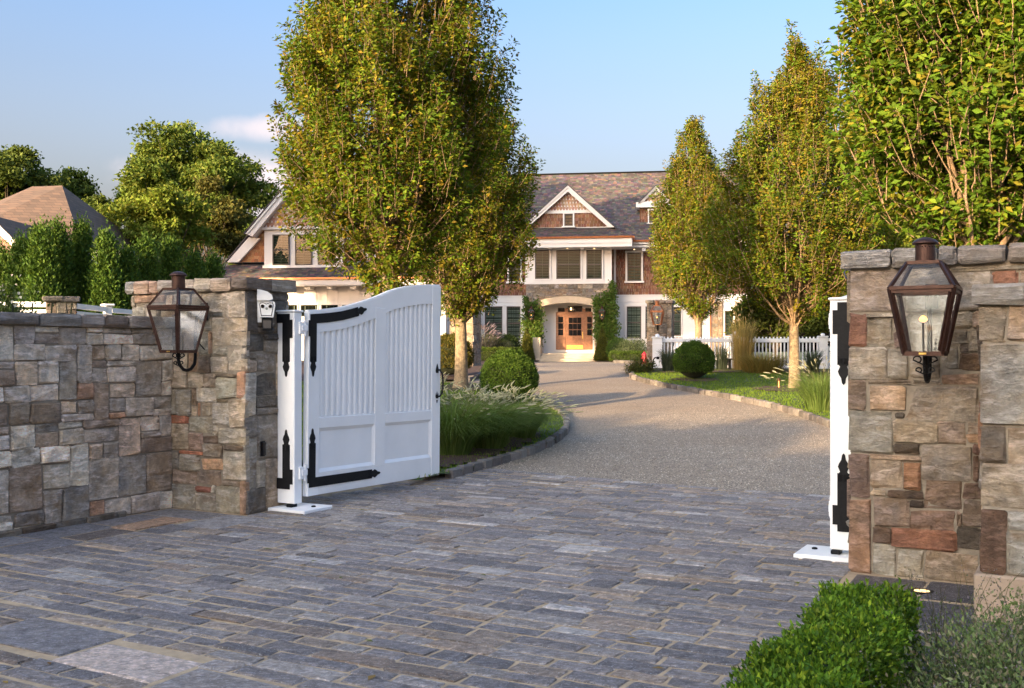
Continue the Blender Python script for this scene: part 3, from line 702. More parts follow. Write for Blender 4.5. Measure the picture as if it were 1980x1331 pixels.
# left wing wall: comes forward from the pillar
rng = random.Random(7); LW, LH = 4.4, 1.775
wl = thing('garden_wall', 'long low wall of grey squared stone with a coping, left of the lantern', 'stone wall', (*gw(-.96, -.0), 0), GA)
MB().box(-.42, -.014, -LW, .02, -.1, LH+.02).build('core', M['mortar'], wl)
DKW = [(122,114,108),(112,104,98),(132,124,116),(104,98,94),(140,130,120),(118,112,110)]
mixW = [(DKW, 5), ([(150,140,128),(144,138,130)], 2), ([(120,102,86),(108,92,78),(130,112,94)], 2), (TANS, .4), ([(130,92,64)], .3)]
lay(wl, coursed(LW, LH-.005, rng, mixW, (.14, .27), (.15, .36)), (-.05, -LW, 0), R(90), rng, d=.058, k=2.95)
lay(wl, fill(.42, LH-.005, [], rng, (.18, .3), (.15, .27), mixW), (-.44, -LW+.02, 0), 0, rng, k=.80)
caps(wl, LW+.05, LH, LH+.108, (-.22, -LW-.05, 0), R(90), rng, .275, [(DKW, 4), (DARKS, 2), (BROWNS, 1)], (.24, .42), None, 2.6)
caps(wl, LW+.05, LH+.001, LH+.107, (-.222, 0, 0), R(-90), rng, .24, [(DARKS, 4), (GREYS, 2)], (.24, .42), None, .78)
lay(wl, fill(LW-.6, .07, [], rng, (.3, .5), (.07, .08), mixW, thin=0), (-.0, -LW, -.02), R(90), rng, d=.05, k=.8, name='base_stone')
# right wing pier: stands forward of its pillar
wr = thing('wall_pier', 'stone wall pier on a plain footing at the right edge, beside the lit lantern', 'stone wall', (*gw(6.41, -.745), 0), GA)
MB().box(.014, 1.35, .014, .86, .2, 1.83).build('core', M['mortar'], wr)
M['footing'] = plain('concrete_footing', (.36, .27, .19), .9, .14, 7, .5, 40)
MB().cbox(-.03, 1.42, -.03, .88, -.1, .26, .012).build('footing', M['footing'], wr)
z0w = .262
hw = rects_from(z1_, [(1270,560,1390,780,(142,127,106)),(1395,560,1640,778,(166,142,120)),(1265,785,1640,1392,(152,147,140))], -.745, 6.41)
hw += rects_from(z2_, [(1175,155,1300,425,(116,104,92)),(1305,155,1540,422,(172,152,128)),(1165,435,1540,752,(166,151,130)),(1160,757,1306,1240,(112,80,58)),(1312,760,1540,905,(152,150,142)),(1312,910,1540,1262,(150,149,142))], -.745, 6.41)
hw = [(max(a, 0), b-z0w, c, d-z0w, e) for a, b, c, d, e in hw]
lay(wr, fill(1.38, 1.82-z0w-.005, hw, rng, (.2, .4), (.15, .3), mixR), (0, .05, z0w), 0, rng, k=1.08)
lay(wr, fill(.84, 1.82-z0w-.005, [], rng, (.2, .4), (.15, .3), mixR), (.05, .88, z0w), R(-90), rng, k=1.08)
caps(wr, 1.48, 1.82, 1.945, (-.045, .42, 0), 0, rng, .47, mixR, (.26, .4), [(.30, (150,148,146)), (.3, (140,130,118))], 1.08)
caps(wr, 1.48, 1.821, 1.944, (1.435, .422, 0), R(180), rng, .46, mixR, (.26, .4), None, .92)

# ------------------------------------------------------------------ the gate
TOPC = [(0,1.949),(.276,1.972),(.519,2.004),(.741,2.049),(.937,2.10),(1.139,2.153),(1.421,2.248),(1.714,2.305),(1.98,2.342),(2.40,2.370)]
def ztop(x): return float(np.interp(x, [p[0] for p in TOPC], [p[1] for p in TOPC]))
def spear(mb, x, z, dx, dz, L, w, y0, y1):
    """an iron strap from (x,z) running along (dx,dz), ending in a spear point"""
    h = w/2; n = (-dz, dx)
    prof = [(0, h), (L, h), (L, h*.78), (L+.012, h*.55), (L+.05, h*.92), (L+.075, h*.72), (L+.10, h*.38), (L+.135, h*.26), (L+.148, .002)]
    pts = [(x+dx*a+n[0]*b, z+dz*a+n[1]*b) for a, b in prof]+[(x+dx*a-n[0]*b, z+dz*a-n[1]*b) for a, b in prof[::-1]]
    mb.prism(pts, y0, y1)
    for k in range(4):
        a = L*(k+.6)/4.2; mb.add([(x+dx*a+n[0]*0+q*math.cos(t), y0-(.0045 if q == 0 else -.0), z+dz*a+q*math.sin(t)) for q, t in [(0,0)]+[(.008, i*1.0472) for i in range(6)]], [(0, 1+(i+1) % 6, 1+i) for i in range(6)])
def gate_leaf(label, u, v, sgn):
    x, y = gw(u, v); t = thing('gate_leaf', label, 'gate', (x, y, 0), R(61)); t.rotation_euler = (0, .0145, R(61))
    f = lambda a, b: tuple(sorted((a*sgn, b*sgn))); W_ = 2.388; zb = .12; a1, a2, a3, a4 = .176, 1.1015, 1.29, 2.206
    def pr(name, poly, y0, y1, mat=M['white']): return MB().prism(poly, *f(y0, y1)).build(name, mat, t)
    xs = lambda a, b, n=14: [a+(b-a)*i/n for i in range(n+1)]
    MB().cbox(0, a1, *f(0, .065), zb, ztop(.0)-.0, .006).build('stile', M['white'], t)
    pr('top_rail', [(p, ztop(p)-.215) for p in xs(a1, a3+.09)]+[(p, ztop(p)) for p in xs(0.02, a3+.09)[::-1]], .0028, .064)
    pr('top_rail', [(p, ztop(p)-.215) for p in xs(a3+.09, a4)]+[(p, ztop(p)) for p in xs(a3+.09, W_-.03)[::-1]], .0032, .064)
    pr('rounded_edge', [(p, ztop(p)) for p in xs(0, W_)]+[(p, ztop(p)+.012) for p in xs(.004, W_-.004)[::-1]], .010, .055)
    MB().cbox(a4, W_, *f(0, .065), zb, ztop(W_)-.01, .006).build('stile', M['white'], t)
    MB().cbox(a2, a3, *f(.0006, .0645), zb+.2, ztop(a2)-.1, .004).build('mullion', M['white'], t)
    MB().cbox(a1, a4, *f(.0028, .064), zb+.001, .349, .005).build('bottom_rail', M['white'], t)
    for a, b in ((a1, a2), (a3, a4)):
        MB().cbox(a, b, *f(.0026, .0635), .782, .894, .005).build('lock_rail', M['white'], t)
        p = MB().box(a, b, *f(.026, .045), .345, .79).build('lower_panel', M['white'], t)
        fr = MB(); m_ = .030
        for (p0, p1, q0, q1, ax) in ((a, b, .349, .349+m_, 0), (a, b, .782-m_, .782, 1), (a, a+m_, .349, .782, 2), (b-m_, b, .349, .782, 3)):
            yo, yi = (.006, .025)
            poly = {0: [(a,.349,yo),(b,.349,yo),(b-m_,.349+m_,yi),(a+m_,.349+m_,yi)], 1: [(a,.782,yo),(a+m_,.782-m_,yi),(b-m_,.782-m_,yi),(b,.782,yo)],
                    2: [(a,.349,yo),(a+m_,.349+m_,yi),(a+m_,.782-m_,yi),(a,.782,yo)], 3: [(b,.349,yo),(b,.782,yo),(b-m_,.782-m_,yi),(b-m_,.349+m_,yi)]}[ax]
            fr.add([(q[0], q[2]*sgn, q[1]) for q in poly], [(0, 1, 2, 3)])
            lip = [(q[0]+(.004 if q[0] in (a+m_,) else -.004 if q[0] == b-m_ else 0), q[1]) for q in poly]
        fr.build('panel_moulding', M['white'], p)
        pr('board_backing', [(q, .89) for q in (a-.005, b+.005)]+[(q, ztop(q)-.2) for q in xs(a-.005, b+.005)[::-1]], .039, .050)
        n = 10; w = (b-a)/n
        for i in range(n):
            c = a+w*(i+.5); r = w*.33
            prof = [(-r, .040), (-r*.92, .020), (-r*.45, .010), (r*.45, .010), (r*.92, .020), (r, .040)]
            mb = MB(); vs = [(c+q[0], q[1]*sgn, .894) for q in prof]+[(c+q[0], q[1]*sgn, ztop(c+q[0])-.2155) for q in prof]
            mb.add(vs, [(k, k+1, k+7, k+6) for k in range(5)]); mb.build('fluted_board', M['white'], t)
        MB().box(a, b, *f(.010, .036), .894, .906).build('board_sill', M['white'], t)
    # iron straps
    st = MB(); y0, y1 = f(-.006, .002)
    z0 = ztop(0)-.03
    pts = [(.02, z0)]+[(p, ztop(p)-.03) for p in xs(.05, .78, 8)]+[(p, ztop(p)-.125) for p in xs(.115, .78, 8)[::-1]]+[(.115, 1.452), (.02, 1.452)]
    st.prism(pts[::-1], y0, y1); st.box(-.002, .03, y0, y1, 1.70, 1.86)
    ang = math.atan2(ztop(.80)-ztop(.70), .10); spear(st, .74, ztop(.74)-.077, math.cos(ang), math.sin(ang), .05, .095, y0, y1)
    spear(st, .0675, 1.50, 0, -1, .05, .095, y0, y1); st.build('strap', M['iron'], t)
    st = MB(); st.prism([(.02, .205), (1.04, .205), (1.04, .30), (.115, .30), (.115, .63), (.02, .63)], y0, y1); st.box(-.002, .03, y0, y1, .25, .40)
    spear(st, 1.0, .2525, 1, 0, .05, .095, y0, y1); spear(st, .0675, .58, 0, 1, .06, .095, y0, y1)
    st.build('strap', M['iron'], t)
    # pull handle
    h = MB(); xh = W_-.075; yh = -.055
    for z in (1.06, 1.36):
        sg = 1 if z > 1.2 else -1
        h.prism([(xh-.022, z-.03), (xh+.022, z-.03), (xh+.03, z+.0), (xh+.022, z+.03), (xh+.012, z+.035*sg+.02), (xh, z+.08*sg if sg > 0 else z+.05), (xh-.012, z+.035*sg+.02), (xh-.022, z+.03), (xh-.03, z)], *f(-.006, .0))
        h.prism([(xh-.016, z-.05), (xh+.016, z-.05), (xh, z-.085)], *f(-.006, .0)) if sg < 0 else None
    h.tube([(xh, -.004*sgn, 1.37), (xh+.01, -.035*sgn, 1.365), (xh+.03, yh*sgn, 1.32), (xh+.036, (yh-.008)*sgn, 1.21), (xh+.03, yh*sgn, 1.10), (xh+.01, -.035*sgn, 1.055), (xh, -.004*sgn, 1.05)], .011, 8)
    h.build('pull_handle', M['iron'], t)
    return t
gate_leaf('white swung-open gate leaf with fluted boards and black iron straps', .246, .60, 1)
gate_leaf('white gate leaf swung open out of sight behind the right gate pillar', UR-.246, VR+.60, -1)

def gate_post(label, u, v, mir):
    x, y = gw(u, v); t = thing('gate_post', label, 'gate post', (x, y, 0), GA); W_ = .22
    q = (lambda a: W_-a) if mir else (lambda a: a)
    b = lambda mb, a, c, *r, **k: mb.cbox(q(a), q(c), *r, **k)
    b(MB(), .004, W_, 0, .115, .065, 1.935).build('post', M['white'], t)
    b(MB(), -.02, W_+.012, -.012, .127, 1.935, 1.955).build('post_cap', M['white'], t)
    b(MB(), .004, .46, -.14, .29, -.02, .034).build('base_plate', M['white'], t)
    mb = MB(); mb.lathe([(.022, .034), (.022, .044), (.012, .048)], 10, (q(.36), .12)); mb.build('bolt_cap', M['iron'], t)
    b(MB(), .14, W_-.01, -.03, .06, .034, .066).build('foot_gap', M['iron'], t)
    st = MB(); sx = lambda pts: [(q(a), z) for a, z in pts]
    up = sx([(.003, 1.83), (.075, 1.83), (.075, 1.452), (.165, 1.452), (.165, 1.68), (.20, 1.68), (.20, 1.86), (.165, 1.86), (.165, 1.918), (.003, 1.918)])
    dn = sx([(.003, .31), (.075, .31), (.075, .63), (.165, .63), (.165, .40), (.20, .40), (.20, .255), (.165, .255), (.165, .205), (.003, .205)])
    st.prism(up, -.007, .002); spear(st, q(.12), 1.50, 0, -1, .05, .09, -.007, .002); st.build('strap', M['iron'], t)
    st = MB(); st.prism(dn, -.007, .002); spear(st, q(.12), .58, 0, 1, .06, .09, -.007, .002); st.build('strap', M['iron'], t)
    hg = MB()
    for z in (1.72, .30):
        hg.cbox(q(W_-.004), q(W_+.022), .06, .16, z, z+.12, b=.004)
        hg.cbox(q(W_+.0), q(W_+.03), .085, .175, z+.03, z+.09, b=.004)
    for z in (1.70, .28): hg.lathe([(.013, z), (.013, z+.16)], 10, (q(W_+.018), .135))
    hg.build('hinge', M['white'], t)
    return t
gate_post('white gate post beside the left stone pillar, on a white base plate', 0, .44, False)
gate_post('white gate post tight against the right stone pillar', UR-.22, VR+.44, True)

# ------------------------------------------------------------------ lanterns
def lantern(label, x, y, z, rz, s=1., off=.34, flame=1, group=None, cop=None, bright=False):
    t = thing('gas_lantern', label, 'lantern', (x, y, z), rz, group); t.scale = (s, s, s); cu = M['bright_copper'] if bright else M['copper']
    a, b, c, H1, H2 = .192, .113, .098, .42, .585; bw = .024
    f = MB()
    cs = ((-1,-1),(1,-1),(1,1),(-1,1))
    for sx, sy in cs:
        f.bar((sx*b, sy*b, .0), (sx*a, sy*a, H1), bw, bw); f.bar((sx*a, sy*a, H1), (sx*c, sy*c, H2), bw*.8, bw*.8)
        f.add([(sx*a, sy*a, H1+.012), (sx*(a-.02), sy*a, H1+.012), (sx*a, sy*(a-.02), H1+.012), (sx*(a+.028), sy*(a+.028), H1+.006)], [(0,1,3),(0,3,2),(1,2,3)])
    for i in range(4):
        p, q = cs[i], cs[(i+1) % 4]
        f.bar((p[0]*b, p[1]*b, 0), (q[0]*b, q[1]*b, 0), bw, bw*1.2); f.bar((p[0]*a, p[1]*a, H1), (q[0]*a, q[1]*a, H1), bw*1.15, bw*.9)
        f.bar((p[0]*(a-.006), p[1]*(a-.006), H1-.022), (q[0]*(a-.006), q[1]*(a-.006), H1-.022), bw*.8, bw*.9); f.bar((p[0]*c, p[1]*c, H2), (q[0]*c, q[1]*c, H2), bw*.8, bw*.8)
    f.box(-b, b, -b, b, -.012, .006); f.build('frame', cu, t)
    MB().box(-c, c, -c, c, H2-.004, H2+.012).build('roof_plate', cu, t)
    MB().lathe([(.062, H2+.01), (.062, H2+.125), (.060, H2+.128)], 24).build('chimney', cu, t, smooth=False)
    ho = MB()
    for k in range(18):
        th = k*6.283/18; d = Vector((math.cos(th), math.sin(th), 0)); e = Vector((-d.y, d.x, 0)); p = d*.0632+Vector((0, 0, H2+.105)); w_ = .0042
        ho.add([p+e*w_, p+Vector((0, 0, w_)), p-e*w_, p-Vector((0, 0, w_))], [(0, 1, 2, 3)])
    ho.build('vent_holes', M['lens'], t)
    MB().lathe([(.064, H2+.125), (.082, H2+.125), (.080, H2+.134), (.066, H2+.150), (.044, H2+.162), (.018, H2+.169), (.002, H2+.170)], 24).build('chimney_cap', cu, t, smooth=True)
    for i in range(4):
        p, q = cs[i], cs[(i+1) % 4]
        MB().add([(p[0]*b*.99, p[1]*b*.99, 0), (q[0]*b*.99, q[1]*b*.99, 0), (q[0]*a*.985, q[1]*a*.985, H1), (p[0]*a*.985, p[1]*a*.985, H1)], [(0,1,2,3)]).build('pane', M['glass'], t)
        MB().add([(p[0]*a*.985, p[1]*a*.985, H1), (q[0]*a*.985, q[1]*a*.985, H1), (q[0]*c, q[1]*c, H2), (p[0]*c, p[1]*c, H2)], [(0,1,2,3)]).build('roof_pane', M['glass'], t)
    # door frame on the front
    dm = MB(); k0, k1 = .90, .86
    for sx in (-1, 1): dm.bar((sx*(b-.016), -b-.003, .02), (sx*(a-.022), -a-.002, H1-.03), .014, .014)
    dm.build('door_frame', cu, t)
    MB().box(-.022, .022, -b-.016, -b-.012, -.006, .006).build('name_plate', M['brass'], t)
    bu = MB(); bu.tube([(-.012, 0, 0), (-.012, 0, .20)], .007, 8); bu.tube([(.035, .02, 0), (.035, .02, .15)], .006, 8); bu.build('burner', M['sash'], t)
    if flame:
        fl = MB(); fl.lathe([(.006, .205), (.020, .212), (.026, .222), (.020, .234), (.006, .246)], 10, (-.012, 0)); fl.build('flame', M['flame'], t, smooth=True)
    # iron bracket
    br = MB(); yr = off*.62
    br.tube([(0, 0, -.005), (0, 0, -.08), (0, .012, -.125), (0, yr*.28, -.17), (0, yr*.5, -.182), (0, yr*.74, -.165), (0, yr*.95, -.12), (0, yr, -.05), (0, yr, .2), (0, yr+.02, .33), (0, off-.02, .385)], .0155, 8)
    br.cbox(-.04, .04, off-.03, off-.002, .30, .47, .004)
    br.tube([(0, yr, .12), (0, off-.01, .02)], .006, 6)
    for dx, dy in ((-1, 0), (1, 0), (0, -1), (0, 1)):
        for zc, r0 in ((-.042, .030), (-.110, .022)):
            pts = []
            for k in range(13):
                th = math.pi*.5-k*.42; rr = r0*(1-.045*k); o = .014+r0*1.02
                pts.append((dx*(o-rr*math.cos(th+math.pi*.5)), dy*(o-rr*math.cos(th+math.pi*.5)), zc+rr*math.sin(th+math.pi*.5)*1.0))
            br.tube([(dx*.012, dy*.012, zc-r0)]+pts, .0048, 5)
    br.build('bracket', M['iron'], t)
    return t
x, y = gw(u_at(345, -.34), -.34); lantern('copper gas lantern seen corner-on, hung in front of the left gate pillar', x, y, z_at(345, 680, -.34), GA, 1, .34, 0, 'wall lanterns')
x, y = gw(u_at(1789, VR-.34), VR-.34); lantern('copper gas lantern with a burning flame, on the right gate pillar', x, y, z_at(1789, 684, VR-.34), GA, 1, .34, 1, 'wall lanterns')

# camera unit on the left pillar
x, y = gw(.075, .21); t = thing('security_camera', 'white two-eyed camera on the gate pillar, above a black box', 'camera', (x, y, z_at(516, 614, .21)), R(12))
hw_ = .08
MB().prism([(-.058, 0), (.058, 0), (.066, .006), (.082, .12), (.078, .145), (.06, .156), (-.06, .156), (-.078, .145), (-.082, .12), (-.066, .006)], -.05, .09).build('housing', M['plastic'], t)
MB().prism([(-.05, .012), (.05, .012), (.066, .118), (.06, .138), (.03, .140), (.0, .128), (-.03, .140), (-.06, .138), (-.066, .118)], -.052, -.049).build('bezel', M['lens'], t)
MB().prism([(-.044, .018), (.044, .018), (.060, .116), (.055, .132), (.03, .134), (.0, .121), (-.03, .134), (-.055, .132), (-.060, .116)], -.055, -.0515).build('face_plate', M['plastic'], t)
for sx in (-1, 1):
    mb = MB(); n = 14; mb.tube([(sx*.036, -.062, .104), (sx*.036, -.050, .104)], .0175, 14); mb.build('lens', M['lens'], t)
mb = MB(); mb.tube([(.002, -.060, .082), (.002, -.05, .082)], .012, 12); mb.build('sensor', M['blind'], t)
MB().prism([(-.085, .160), (.03, .160), (.062, .175), (.05, .215), (.01, .245), (-.05, .262), (-.085, .265)], -.075, .06).build('hood', M['plastic'], t)
MB().cbox(-.045, .055, -.03, .07, -.125, -.004, .008).build('black_box', M['iron'], t)
MB().prism([(-.03, -.105), (.042, -.105), (.045, -.03), (-.033, -.03)], -.034, -.029).build('box_cover', M['sash'], t)
MB().cbox(-.11, -.04, -.01, .05, -.05, .22, .006).build('wall_bracket', M['plastic'], t)
x, y = gw(.012, .235); t = thing('sensor_box', 'small black sensor low on the pillar beside the gate post', 'sensor', (x, y, z_at(517, 881, .235)), GA)
MB().cbox(-.01, .02, -.022, .022, 0, .125, .004).build('case', M['lens'], t)
MB().cbox(-.014, -.004, -.03, .03, -.01, .135, .002).build('back_plate', M['iron'], t)
mb = MB(); x, y = gw(UR-.03, VR+.3); zz = z_at(1637, 530, VR+.3)
mb.tube([(.03, .05, .03), (-.03, .02, .045), (-.06, 0, .01), (-.05, -.02, -.035), (0, -.03, -.055), (.05, -.02, -.05)], .0045, 6)
tag(mb.build('loose_cable', M['bluewire'], None, True, (x, y, zz)), 'loop of blue cable hanging under the right pillar cap', 'cable')
# light set in the paving
x, y = ground_at(1782, 1146); t = thing('ground_light', 'round glowing light set into the paving by the pillar foot', 'ground light', (x, y, 0))
MB().lathe([(.075, .002), (.075, .012), (.055, .014), (.052, .010)], 20).build('rim', M['iron'], t)
M['well'] = emit('well_light', (1, .62, .25), .45)
MB().lathe([(.05, .006), (.05, .011)], 20).build('lens', M['well'], t)

# ------------------------------------------------------------------ leaves, grass, branches (numpy)
def unit(a): return a/np.maximum(np.linalg.norm(a, axis=-1, keepdims=True), 1e-9)
def leaf_arrays(P, D, N, L, wr=.5, fold=.14, droop=.06):
    D = unit(D); S_ = unit(np.cross(D, N)); N2 = np.cross(S_, D); L = L[:, None]
    v = np.empty((len(P), 4, 3)); m = P+D*L*.42+N2*L*fold
    v[:, 0] = P; v[:, 1] = m+S_*L*wr/2; v[:, 2] = P+D*L-N2*L*droop; v[:, 3] = m-S_*L*wr/2
    b = (np.arange(len(P))*4)[:, None]
    f = np.concatenate([b+np.array([[0, 1, 2]]), b+np.array([[0, 2, 3]])], 1).reshape(-1, 3)
    return v.reshape(-1, 3), f
def cols(rs, n, pal, w=None, var=.18):
    pal = np.array(pal, float); i = rs.choice(len(pal), n, p=None if w is None else np.array(w)/np.sum(w))
    c = pal[i]*(1+rs.uniform(-var, var, (n, 1))); return np.clip(c, .002, 1)
def leaf_obj(name, P, D, N, L, C, mat, parent, wr=.5, fold=.14):
    v, f = leaf_arrays(P, D, N, L, wr, fold)
    c = np.concatenate([np.repeat(C, 4, 0), np.zeros((len(v), 1))+.5], 1)
    return link(mesh_np(name, v, f, c), name, mat, parent)
def tubes_np(Pt, Rd, n=5):
    N_, K = Rd.shape; T = np.empty_like(Pt); T[:, 1:-1] = Pt[:, 2:]-Pt[:, :-2]; T[:, 0] = Pt[:, 1]-Pt[:, 0]; T[:, -1] = Pt[:, -1]-Pt[:, -2]
    T = unit(T); ref = np.zeros_like(T); ref[..., 0] = .3; ref[..., 1] = .9; ref[..., 2] = .2
    A = unit(np.cross(T, ref)); B = np.cross(T, A); th = np.arange(n)*2*np.pi/n
    v = Pt[:, :, None]+(A[:, :, None]*np.cos(th)[None, None, :, None]+B[:, :, None]*np.sin(th)[None, None, :, None])*Rd[:, :, None, None]
    i = np.arange(N_*K*n).reshape(N_, K, n); j = np.roll(i, -1, 2)
    f = np.stack([i[:, :-1], j[:, :-1], j[:, 1:], i[:, 1:]], -1).reshape(-1, 4)
    return v.reshape(-1, 3), f
def bez(a, b, c, K):
    t = np.linspace(0, 1, K)[None, :, None]; return (1-t)**2*a[:, None]+2*t*(1-t)*b[:, None]+t*t*c[:, None]
def blob(name, prof, parent, mat, loc=(0, 0, 0), seed=1, n=14, wob=.05):
    """a lumpy closed body of turned profile, for the solid dark core of a bush"""
    rs = random.Random(seed); mb = MB(); vs = []; fs = []
    for r, z in prof:
        for k in range(n):
            a = 6.2832*k/n; q = r*(1+rs.uniform(-wob, wob)); vs.append((loc[0]+q*math.cos(a), loc[1]+q*math.sin(a), loc[2]+z))
    for i in range(len(prof)-1):
        for k in range(n): fs.append((i*n+k, i*n+(k+1) % n, (i+1)*n+(k+1) % n, (i+1)*n+k))
    fs += [tuple(range(n))[::-1], tuple((len(prof)-1)*n+k for k in range(n))]
    return mb.add(vs, fs).build(name, mat, parent, True)

HB_G = [(.118,.196,.014),(.146,.208,.016),(.084,.158,.013),(.190,.196,.018),(.245,.178,.020)]
HB_W = [4, 3.6, 4, 2.2, 1.4]
def crown_r(t, tm, pw=.8):
    t = np.asarray(t, float)
    lo = np.sqrt(np.clip(1-((tm-t)/tm)**2, 0, 1))**1.3; hi = np.clip(1-((t-tm)/(1-tm))**2, 0, 1)**pw
    return np.where(t < tm, lo, hi)
def hornbeam(label, x, y, zb, zt, rmax, tm=.38, nleaf=40000, L=.075, seed=1, trunk=.15, pal=HB_G, w=HB_W, shift=(0, 0), warm=0., nlimb=44, ztrunk=None, spires=0, gaps=.38, pw=.8):
    z0 = terrain(x, y)+.05; rs = np.random.RandomState(seed); t = thing('hornbeam_tree', label, 'tree', (x, y, z0), 0, 'clipped trees along the drive')
    hb, ht = zb-z0, zt-z0; H = ht-hb; zc = (ztrunk-z0) if ztrunk else hb+.12*H*.5
    K = 6
    # trunk
    zz = np.linspace(-.05, zc+.25, 9); tp = np.stack([np.sin(zz*1.3+seed)*.02, np.cos(zz*1.1)*.02, zz], -1)[None]
    tr = trunk*(1-.22*np.clip(zz/zc, 0, 1))+trunk*.35*np.exp(-np.clip(zz, 0, 9)*7); v, f = tubes_np(tp, tr[None], 14)
    cb = np.tile(np.array([.30, .235, .15, .3]), (len(v), 1)); cb[:, :3] *= rs.uniform(.85, 1.1, (len(v), 1))
    link(mesh_np('trunk', v, f, cb, True), 'trunk', M['bark'], t)
    # limbs fan up and out of the trunk head
    az = rs.uniform(0, 6.283, nlimb); tt = rs.beta(1.3, 1.3, nlimb)*.86+.12; rr = rmax*crown_r(tt, tm, pw)*rs.uniform(.25, .85, nlimb)
    end = np.stack([rr*np.cos(az)+shift[0]*tt, rr*np.sin(az)+shift[1]*tt, hb+tt*H], -1)
    st = np.zeros((nlimb, 3)); st[:, 2] = zc+rs.uniform(-.25, .35, nlimb)*min(1, H*.12); st[:, 0] = rs.uniform(-.05, .05, nlimb); st[:, 1] = rs.uniform(-.05, .05, nlimb)
    k_ = rs.uniform(.55, .95, nlimb); ct = np.stack([end[:, 0]*k_, end[:, 1]*k_, st[:, 2]+(end[:, 2]-st[:, 2])*rs.uniform(.25, .45, nlimb)], -1)
    pl = bez(st, ct, end, 8); pl[:, 1:-1] += rs.normal(0, .02, pl[:, 1:-1].shape); r0 = rs.uniform(.016, .034, nlimb)*trunk/.15
    rl = r0[:, None]*np.linspace(1.25, .22, 8)[None]; v1, f1 = tubes_np(pl, rl, 6)
    # leader
    pl2 = np.array([[[0, 0, zc], [.03, 0, zc+H*.2], [shift[0]*.4, .03, zc+H*.4], [shift[0]*.7, shift[1]*.7, hb+H*.75], [shift[0], shift[1], hb+H*.97]]]); v2, f2 = tubes_np(pl2, np.array([[.09, .07, .05, .025, .006]])*trunk/.15, 7)
    # sprays
    ns = nleaf//34; s = rs.beta(1.15, 1.25, ns*3); keep = rs.rand(ns*3) < (.12+.88*crown_r(s, tm, pw))*np.where(s < .17, .42, 1); s = s[keep][:ns]; ns = len(s)
    a = rs.uniform(0, 6.283, ns); q = .30+.70*rs.rand(ns)**.55
    lump = 1+.12*np.sin(a*3+seed+s*9)+.10*np.sin(a*7+s*17+seed)+np.abs(rs.normal(0, .045, ns))
    ro = rmax*crown_r(s, tm, pw)*q*lump
    tip = np.stack([ro*np.cos(a)+shift[0]*s, ro*np.sin(a)+shift[1]*s, hb+s*H], -1)
    if spires:
        m = int(26*spires); s0 = rs.uniform(.5, .92, m); a0 = rs.uniform(0, 6.283, m); r0_ = rmax*crown_r(s0, tm, pw)*rs.uniform(.3, .95, m); hgt = rs.uniform(.5, 1.15, m)*H/7.; j = np.repeat(np.arange(m), 11); u0 = np.tile(np.linspace(0, 1, 11), m)
        ex = np.stack([r0_[j]*np.cos(a0[j])+shift[0]*s0[j], r0_[j]*np.sin(a0[j])+shift[1]*s0[j], hb+s0[j]*H+u0*hgt[j]], -1)+rs.normal(0, .04, (m*11, 3)); tip = np.concatenate([tip, ex]); a = np.concatenate([a, a0[j]]); q = np.concatenate([q, np.full(m*11, .15)]); s = np.concatenate([s, s0[j]]); ns = len(tip)
    # gaps: drop sprays where a coarse wave field says so
    g = np.sin(tip[:, 0]*3.1+seed)*np.sin(tip[:, 1]*2.7+1.3*seed)*np.sin(tip[:, 2]*2.3+.7*seed); ok = ~((g > .30) & (rs.rand(ns) < .2+gaps*2)); tip, a, q, s = tip[ok], a[ok], q[ok], s[ok]; ns = len(s)
    out = np.stack([np.cos(a), np.sin(a), np.zeros(ns)], -1); el = rs.uniform(.5, 1.25, ns)[:, None]
    low = np.clip((.22-s)/.22, 0, 1)[:, None]
    dr_ = unit(out*(.55+.5*low)*q[:, None]+np.array([0, 0, 1])*(1.15-.95*low)*el+rs.normal(0, .25, (ns, 3)))
    Ls = rs.uniform(.30, .62, ns)*L/.075
    if spires:
        Ls[-m*6:] *= .8; up = (s > .55) & (rs.rand(ns) < .10*spires); Ls[up] *= 2.0; dr_[up] = unit(dr_[up]*.35+np.array([0, 0, 1.]))
    base = tip-dr_*Ls[:, None]*.75
    ptw = np.stack([base, base+dr_*Ls[:, None]*.5+rs.normal(0, .015, (ns, 3)), base+dr_*Ls[:, None]], 1); v3, f3 = tubes_np(ptw, np.array([[.006, .004, .0015]]).repeat(ns, 0)*L/.075, 3)
    # secondary branches towards some of the sprays
    m = min(ns, 420); pick_ = rs.choice(ns, m, replace=False); li = rs.randint(0, nlimb, m); pa = pl[li, rs.randint(2, 7, m)]; pe = base[pick_]
    dist = np.linalg.norm(pe-pa, axis=1); o_ = dist < rmax*1.1; pa, pe = pa[o_], pe[o_]; mid = pa*.45+pe*.55; mid[:, 2] -= .1*np.linalg.norm(pe-pa, axis=1)
    v4, f4 = tubes_np(bez(pa, mid, pe, 5), np.array([[.011, .009, .007, .006, .005]]).repeat(len(pa), 0), 4)
    vv, ff, o = [], [], 0
    for v, f in ((v1, f1), (v2, f2), (v3, f3), (v4, f4)): vv.append(v); ff.append(f+o); o += len(v)
    vv = np.concatenate(vv); cb = np.tile(np.array([.31, .22, .135, .6]), (len(vv), 1)); cb[:, :3] *= rs.uniform(.8, 1.15, (len(vv), 1))
    link(mesh_np('branches', vv, np.concatenate(ff), cb, True), 'branches', M['bark'], t)
    # leaves along the sprays
    per = 34; u_ = rs.rand(ns, per)**.8*1.05; side = rs.normal(0, 1, (ns, per, 3)); side -= dr_[:, None]*(side*dr_[:, None]).sum(-1, keepdims=True); side = unit(side)
    P = base[:, None]+dr_[:, None]*(Ls[:, None, None]*u_[..., None])+side*(rs.rand(ns, per, 1)*.085*L/.075)
    D = unit(dr_[:, None]*.55+side*.9+rs.normal(0, .25, (ns, per, 3))+np.array([0, 0, -.22]))
